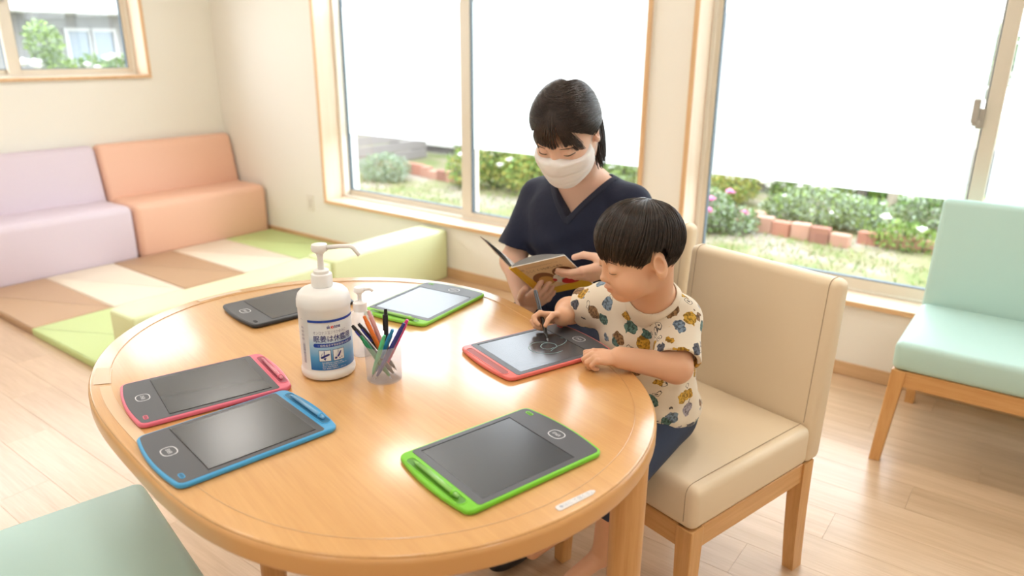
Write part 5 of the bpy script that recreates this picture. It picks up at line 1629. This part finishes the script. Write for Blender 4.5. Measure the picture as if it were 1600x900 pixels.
child_of(link_mesh('collar', Fc_.mesh('collar'), mat('cream rib collar', (0.80, 0.70, 0.56), 0.85, bump=(300, 0.3, 0.001))), kid)
# denim shorts
denim = mat('dark denim', (0.030, 0.044, 0.085), 0.8, bump=(700, 0.4, 0.0008))
Fd = Field((-.95, 1.16, .28), (-.50, 1.64, .60), .004)
Fd.ell((-.695, 1.50, .525), (.116, .108, .078), k=.03)
for hx, K_, A_ in ((-.640, KL, AL), (-.752, KR, AR)):
    k2 = K_ + (0, 0, .0); m_ = K_ + (A_ - K_) * .36
    Fd.cap((hx, 1.48, .512), K_, .066, .054, .03); Fd.cap(K_, m_, .052, .050, .02)
    ax_ = unit(A_ - K_)
    Fd.cap(m_ - ax_ * .02, m_ + ax_ * .08, .042, .042, .002, 'sub')
    def half(X, Y, Z, e_=m_, ax_=ax_):
        dd = (X - e_[0]) * ax_[0] + (Y - e_[1]) * ax_[1] + (Z - e_[2]) * ax_[2]
        rr = np.sqrt((X - e_[0]) ** 2 + (Y - e_[1]) ** 2 + (Z - e_[2]) ** 2) - .07
        return np.maximum(-dd, rr)
    Fd.func(half, m_ - .09, m_ + .09, .002, 'sub')
child_of(link_mesh('denim_shorts', Fd.mesh('denim_shorts'), denim), kid)
# ------------------------------------------------------------------ garden and street outside
GZ = -0.35
def leafy(name, blobs, n, size, cols, parent=None, stems=None, seed=1, up_bias=0.3):
    """foliage of single leaf blades scattered through ellipsoid blobs; blobs: (x,y,z,rx,ry,rz)"""
    n = int(n * 1.9)
    r = np.random.RandomState(seed)
    w = np.array([b_[3] * b_[4] * b_[5] for b_ in blobs]) ** (2 / 3); w /= w.sum()
    k = r.choice(len(blobs), n, p=w)
    B = np.array(blobs)[k]
    d = r.normal(size=(n, 3)); d /= np.linalg.norm(d, axis=1)[:, None]
    rad = r.uniform(0.25, 1.0, (n, 1)) ** 0.5
    P = B[:, :3] + d * B[:, 3:] * rad
    ax = r.normal(size=(n, 3)) + d * 0.8 + np.array([0, 0, up_bias]); ax /= np.linalg.norm(ax, axis=1)[:, None]
    sd = np.cross(ax, r.normal(size=(n, 3))); sd /= np.linalg.norm(sd, axis=1)[:, None]
    L = size * 0.60 * r.uniform(0.6, 1.3, (n, 1))
    V = np.stack([P, P + ax * L * 0.5 + sd * L * 0.28, P + ax * L, P + ax * L * 0.5 - sd * L * 0.28], 1).reshape(-1, 3)
    F = np.arange(4 * n).reshape(n, 4)
    me = np_mesh(name, V, F, smooth=False)
    o_ = link_mesh(name, me, cols, parent, kind='stuff')
    if isinstance(cols, list):
        me.polygons.foreach_set('material_index', r.randint(0, len(cols), n).astype(np.int32))
    return o_

def green(name, c, rough=0.6):
    return mat(name, c, rough, spec=0.3)
G = [green('leaf green', (0.10, 0.19, 0.04)), green('leaf bright', (0.19, 0.28, 0.06)), green('leaf pale', (0.20, 0.27, 0.14)), green('leaf deep', (0.045, 0.09, 0.03)), green('leaf silver', (0.24, 0.30, 0.22)), green('leaf yellow', (0.30, 0.28, 0.06)), green('leaf straw', (0.24, 0.21, 0.10))]
petal_white = mat('white petal', (0.75, 0.75, 0.70), 0.6)
petal_pink = mat('pink petal', (0.62, 0.17, 0.36), 0.6)
petal_yellow = mat('cream yellow petal', (0.70, 0.58, 0.22), 0.6)

bm = BM(); box(bm, (-24, YB + WT, GZ - 0.3), (10, 24, GZ))
box(bm, (-24, -8, GZ - 0.3), (XL - WT, YB + WT, GZ))
gm = mat('garden soil', (0.26, 0.22, 0.16), 0.95)
nt, b = NT(gm)
tc = nt.nodes.new('ShaderNodeTexCoord'); n1 = nt.nodes.new('ShaderNodeTexNoise'); n1.inputs['Scale'].default_value = 1.6; n1.inputs['Detail'].default_value = 8
rp = ramp(nt, [(0.38, (0.11, 0.14, 0.04)), (0.5, (0.17, 0.16, 0.08)), (0.6, (0.24, 0.21, 0.17))])
nt.links.new(tc.outputs['Object'], n1.inputs['Vector']); nt.links.new(n1.outputs['Fac'], rp.inputs['Fac']); nt.links.new(rp.outputs[0], b.inputs['Base Color'])
structure('ground', bm, gm)

# lawn tufts: nobody could count them
r = np.random.RandomState(3)
n = 11000
X = r.uniform(-9, 0.8, n); Y = r.uniform(5.6, 7.12, n)
keep = (np.sin(X * 2.1) + np.sin(Y * 3.3 + X) + r.normal(0, 0.8, n)) > -0.3
X, Y = X[keep], Y[keep]; n = len(X)
a = r.uniform(0, 2 * pi, n); h = r.uniform(0.02, 0.06, n); w_ = 0.005
V = np.stack([np.stack([X + w_ * np.cos(a), Y + w_ * np.sin(a), np.full(n, GZ)], 1), np.stack([X - w_ * np.cos(a), Y - w_ * np.sin(a), np.full(n, GZ)], 1), np.stack([X + r.normal(0, .03, n), Y + r.normal(0, .03, n), GZ + h], 1)], 1).reshape(-1, 3)
me = np_mesh('lawn_grass', V, np.arange(3 * n).reshape(n, 3), smooth=False)
o = link_mesh('lawn_grass', me, [G[1], G[6], G[0]])
me.polygons.foreach_set('material_index', r.randint(0, 3, n).astype(np.int32))
tag(o, 'patchy short grass on the bare garden ground outside the windows', 'grass', kind='stuff')

# brick edging of the flower bed
edge = empty('brick_edging', (-3.5, 7.4, GZ), 0, 'row of upright reddish brick edging in front of the garden flower bed', 'edging')
bm = BM(); box(bm, (-0.085, -0.045, 0), (0.085, 0.045, 0.16), bev=0.008, seg=1)
cb = mat('terracotta brick', (0.30, 0.13, 0.085), 0.85); nt, b = NT(cb)
oi = nt.nodes.new('ShaderNodeObjectInfo'); rp = ramp(nt, [(0, (0.22, 0.10, 0.07)), (0.5, (0.34, 0.15, 0.10)), (1, (0.38, 0.22, 0.16))]); nt.links.new(oi.outputs['Random'], rp.inputs[0]); nt.links.new(rp.outputs[0], b.inputs['Base Color'])
bme = None
x = -8.6
while x < 0.4:
    if -6.1 < x < -4.9: x += 0.183; continue
    yy = 7.35 + 0.16 * sin(x * 1.3) - (0.25 if x > -2.2 and x < -1.3 else 0)
    if bme is None:
        o = obj('brick', bm, cb, edge); bme = o.data
    else:
        o = bpy.data.objects.new('brick', bme); COL.objects.link(o); o.parent = edge
    o.location = (x + 3.5, yy - 7.4, rng.uniform(-0.05, 0.0)); o.rotation_euler = (rng.uniform(-.06, .06), 0, rng.uniform(-.12, .12))
    x += 0.183

# garden fence: upright grey boards with a white rail, and the side fence with planks and a white cap
fence = empty('garden_fence', (-3, 9.0, GZ), 0, 'grey board fence with a white rail behind the flower bed', 'fence')
gb = mat('weathered grey board', (0.13, 0.125, 0.12), 0.8, bump=(30, 0.4, 0.004)); wr = mat('white painted rail', (0.72, 0.72, 0.70), 0.6)
bm = BM(); box(bm, (-0.075, -0.012, 0), (0.075, 0.012, 0.72), bev=0.003, seg=1)
bme = None
for i in range(60):
    if bme is None: o = obj('fence_board', bm, gb, fence); bme = o.data
    else:
        o = bpy.data.objects.new('fence_board', bme); COL.objects.link(o); o.parent = fence
    o.location = (-6.4 + i * 0.158, 0.03 + rng.uniform(-.004, .004), 0.02)
bm = BM(); box(bm, (-6.5, -0.04, 0.145), (3.2, 0.0, 0.195), bev=0.004, seg=1); obj('rail', bm, wr, fence)
for i in range(5):
    bm = BM(); box(bm, (-6.3 + i * 2.3, 0.045, -0.02), (-6.2 + i * 2.3, 0.12, 0.74), bev=0.004, seg=1); obj('fence_post', bm, gb, fence)
sf = empty('side_fence', (-8.2, 6.2, GZ), 0, 'low plank fence with a white cap seen through the left part of the window', 'fence')
for i in range(4):
    bm = BM(); box(bm, (-0.02, -2.5, 0.02 + 0.15 * i), (0.02, 2.4, 0.155 + 0.15 * i), bev=0.004, seg=1); obj('fence_plank', bm, mat('silver grey plank', (0.24, 0.22, 0.21), 0.8), sf)
bm = BM(); box(bm, (-0.06, -2.5, 0.62), (0.06, 2.4, 0.67), bev=0.006, seg=1); obj('cap_rail', bm, wr, sf)
bm = BM(); box(bm, (-0.035, -0.035, 0.0), (0.035, 0.035, 1.9), bev=0.006, seg=2)
o = obj('garden_post', bm, wr); o.location = (-5.05, 4.35, GZ); tag(o, 'white post standing just outside the left pane of the window', 'post')
for i, (px_, py_, rr, hh, lab) in enumerate(((-1.62, 8.35, 0.055, 1.6, 'dark tree stake in the flower bed outside the right window, left of a pale stake'), (-1.30, 8.2, 0.05, 1.5, 'pale tree stake in the flower bed outside the right window'))):
    bm = BM(); tube(bm, [(0, 0, 0), (0.01, 0.02, hh * .5), (0.0, 0.03, hh)], [rr, rr * .9, rr * .8], 9)
    o = obj('garden_stake', bm, mat('stake bark %d' % i, ((0.07, 0.06, 0.05), (0.30, 0.26, 0.20))[i], 0.9)); o.location = (px_, py_, GZ); tag(o, lab, 'stake')

def heads(parent, spots, rad, m_, petals=7):
    for (x, y, z) in spots:
        bm = BM()
        for k in range(petals):
            a = 2 * pi * k / petals + rng.random(); t_ = rng.uniform(0.2, 0.9)
            d = Vector((cos(a) * sin(t_ + .5), sin(a) * sin(t_ + .5), cos(t_ + .5)))
            s_ = Vector((-sin(a), cos(a), 0))
            p = [Vector((0, 0, 0)), d * rad * .6 + s_ * rad * .45, d * rad, d * rad * .6 - s_ * rad * .45]
            bm.faces.new([bm.verts.new(q) for q in p])
        bmesh.ops.create_icosphere(bm, subdivisions=1, radius=rad * .45, matrix=Matrix.Translation((0, 0, rad * .3)))
        o_ = obj('flower_head', bm, m_, parent); o_.location = (x, y, z)

def plant(name, label, x, y, blobs, n, size, cols, flowers=None, fl_mat=None, fl_rad=0.04, cat='plant', seed=0, stem_h=0.3):
    t = empty(name, (x, y, GZ), 0, label, cat)
    leafy('foliage', blobs, n, size, cols, t, seed=seed)
    bm = BM()
    for k in range(7):
        b_ = blobs[k % len(blobs)]
        tube(bm, [(b_[0] * .3, b_[1] * .3, 0), (b_[0] * .8 + rng.uniform(-.04, .04), b_[1] * .8, b_[2] * .6), (b_[0], b_[1], b_[2] + b_[5] * .5)], [0.012, 0.008, 0.004], 5)
    obj('stems', bm, G[3], t, kind='stuff')
    if flowers: heads(t, flowers, fl_rad, fl_mat)
    return t
def scat(n, x, y, z, rx, ry, rz, seed):
    r_ = random.Random(seed); out = []
    while len(out) < n:
        d = Vector((r_.uniform(-1, 1), r_.uniform(-1, 1), r_.uniform(-.3, 1)))
        if 0.6 < d.length < 1.1: out.append((x + d.x * rx, y + d.y * ry, z + d.z * rz))
    return out
plant('flowering_shrub', 'pink flowering plant low outside the left edge of the right window', -2.72, 6.75, [(0, 0, .2, .32, .28, .22), (.3, .1, .12, .22, .22, .14)], 2000, .07, [G[2], G[4], G[0]], scat(20, 0, -.05, .22, .4, .28, .24, 2), petal_pink, .06, seed=1)
plant('flowering_shrub', 'yellow leaved shrub beside the fence, behind the pink flowers', -2.95, 8.2, [(0, 0, .22, .3, .25, .22)], 1000, .07, [G[5], G[1]], scat(6, 0, 0, .24, .3, .2, .2, 3), petal_yellow, .05, seed=2)
plant('flowering_shrub', 'white flowering shrub between the yellow shrub and the grey boards', -2.35, 8.25, [(0, 0, .24, .24, .2, .24)], 900, .07, [G[0], G[1], G[2]], scat(10, 0, 0, .26, .26, .2, .22, 4), petal_white, .055, seed=3)
plant('silver_plant', 'pale silver leaved plant spilling over the middle of the brick edging', -1.85, 7.65, [(0, 0, .2, .45, .25, .18), (.4, 0, .18, .3, .25, .16), (-.35, 0, .13, .25, .2, .13)], 2400, .07, [G[4], G[2], G[1]], scat(12, .1, 0, .2, .5, .25, .16, 5), petal_white, .03, seed=4)
plant('shrub', 'bright green shrub right behind the stakes outside the right window', -1.5, 8.55, [(-.2, 0, .3, .28, .22, .2), (.08, 0, .2, .2, .2, .2)], 1100, .09, [G[1], G[0]], seed=5)
plant('flowering_shrub', 'broad leaved plant with cream flowers near the mint bench window edge', -.75, 8.1, [(0, 0, .2, .5, .3, .2), (.6, 0, .24, .35, .25, .22)], 2000, .09, [G[2], G[0], G[4]], scat(9, .2, -.05, .28, .55, .28, .2, 6), petal_yellow, .06, seed=6)
plant('flowering_plant', 'low plant with two white flowers in front of the bricks near the bench', -.98, 7.2, [(0, 0, .1, .3, .2, .14)], 500, .07, [G[0], G[1]], [(-.18, -.05, .26), (.13, -.1, .2)], petal_white, .065, seed=7)
plant('flowering_plant', 'tall white flowering plants outside, left of the adult', -5.5, 7.35, [(0, 0, .35, .55, .4, .38), (.5, -.2, .3, .45, .4, .33), (-.45, -.3, .25, .35, .3, .27)], 3800, .08, [G[1], G[0], G[5]], scat(40, 0, -.15, .42, .75, .4, .36, 8), petal_white, .065, seed=8)
plant('shrub', 'tall green bush outside, right of the side fence', -6.75, 8.3, [(0, 0, .55, .5, .4, .55), (.45, .2, .5, .4, .35, .5)], 3600, .12, [G[0], G[3], G[2]], seed=9)
plant('shrub', 'spiky dark green plant behind the white flowers', -5.1, 8.5, [(0, 0, .55, .5, .3, .55)], 1700, .14, [G[0], G[1], G[3]], seed=10)
plant('silver_plant', 'silver grey mound plant at the lower left of the left window view', -7.2, 6.75, [(0, 0, .16, .4, .3, .2)], 1500, .06, [G[4], G[4], G[2]], seed=11)
plant('flowering_plant', 'green plants with a few white blooms outside behind the window mullion', -3.95, 7.8, [(0, 0, .3, .5, .35, .34)], 1700, .08, [G[1], G[2]], scat(7, 0, 0, .35, .5, .3, .3, 12), petal_white, .055, seed=12)
plant('shrub', 'tall shrub standing behind the frosted film of the right window', -1.95, 9.9, [(0, 0, 1.2, .5, .4, .5), (.9, 0, 1.6, .5, .4, .45), (.4, 0, .7, .5, .4, .5)], 4200, .16, [G[0], G[3], G[2]], seed=13)

# house across the street, seen through the sofa wall's window
hs = empty('neighbour_house', (-10.0, 4.2, GZ), 0, 'white house with a double window across the street, seen through the small window', 'house')
hw_ = mat('white render wall', (0.33, 0.33, 0.33), 0.9); hf = mat('white window frame', (0.55, 0.55, 0.55), 0.5); hg = mat('curtained house pane', (0.26, 0.31, 0.36), 0.15)
bm = BM(); box(bm, (-1.2, -5, 0), (0, 4, 3.4)); obj('wall', bm, hw_, hs)
bm = BM(); box(bm, (-1.5, -5.3, 2.05), (0.55, 4.3, 2.75), bev=0.02); obj('eaves', bm, mat('white eaves', (0.75, 0.75, 0.75), 0.8), hs)
for yy in (0.03, 0.33):
    bm = BM()
    for lo_, hi_ in (((0, yy - .04, 1.42), (.05, yy, 1.90)), ((0, yy + .24, 1.42), (.05, yy + .28, 1.90)), ((0, yy, 1.86), (.05, yy + .24, 1.90)), ((0, yy, 1.42), (.05, yy + .24, 1.46))): box(bm, lo_, hi_)
    f_ = obj('house_window', bm, hf, hs)
    bm = BM(); box(bm, (0.005, yy, 1.46), (0.02, yy + .24, 1.86)); obj('house_pane', bm, hg, f_)
bm = BM(); tube(bm, [(0.08, -0.35, 0.2), (0.08, -0.35, 2.2)], 0.05, 8); obj('downpipe', bm, mat('grey downpipe', (0.30, 0.30, 0.31), 0.5), hs)
plant('street_tree', 'small pale green tree in front of the white house', -8.9, 3.55, [(0, -.03, 1.72, .18, .17, .22), (.05, .05, 1.42, .18, .16, .2)], 700, .09, [G[2], G[1]], scat(4, .15, -.2, 1.35, .2, .2, .2, 14), petal_white, .10, 'tree', 21)
plant('hedge_bush', 'pale bush below the double window of the white house', -8.9, 4.12, [(0, -.15, 1.38, .2, .2, .22), (0, .2, 1.40, .2, .2, .2)], 900, .08, [G[2], G[1], G[0]], scat(5, .15, 0, 1.38, .2, .3, .2, 15), petal_white, .08, 'bush', 22)
plant('hedge_bush', 'small bush at the left of the view through the small window', -8.5, 2.75, [(0, 0, 1.1, .25, .35, .3)], 600, .10, [G[2], G[0]], None, None, .1, 'bush', 23)

dh = empty('distant_house', (-13.0, 17.0, GZ), 0, 'far grey roofed house showing above the frosted film of the left window', 'house')
bm = BM(); box(bm, (-5, 0, 0), (5, 5, 2.3)); obj('wall', bm, hw_, dh)
bm = BM(); hexa(bm, [(-5.4, -.4, 2.3), (5.4, -.4, 2.3), (5.4, 5.4, 2.3), (-5.4, 5.4, 2.3)], [(-4, 2.3, 3.1), (4, 2.3, 3.1), (4, 2.7, 3.1), (-4, 2.7, 3.1)]); obj('roof', bm, mat('blue grey roof tile', (0.10, 0.13, 0.16), 0.6), dh)
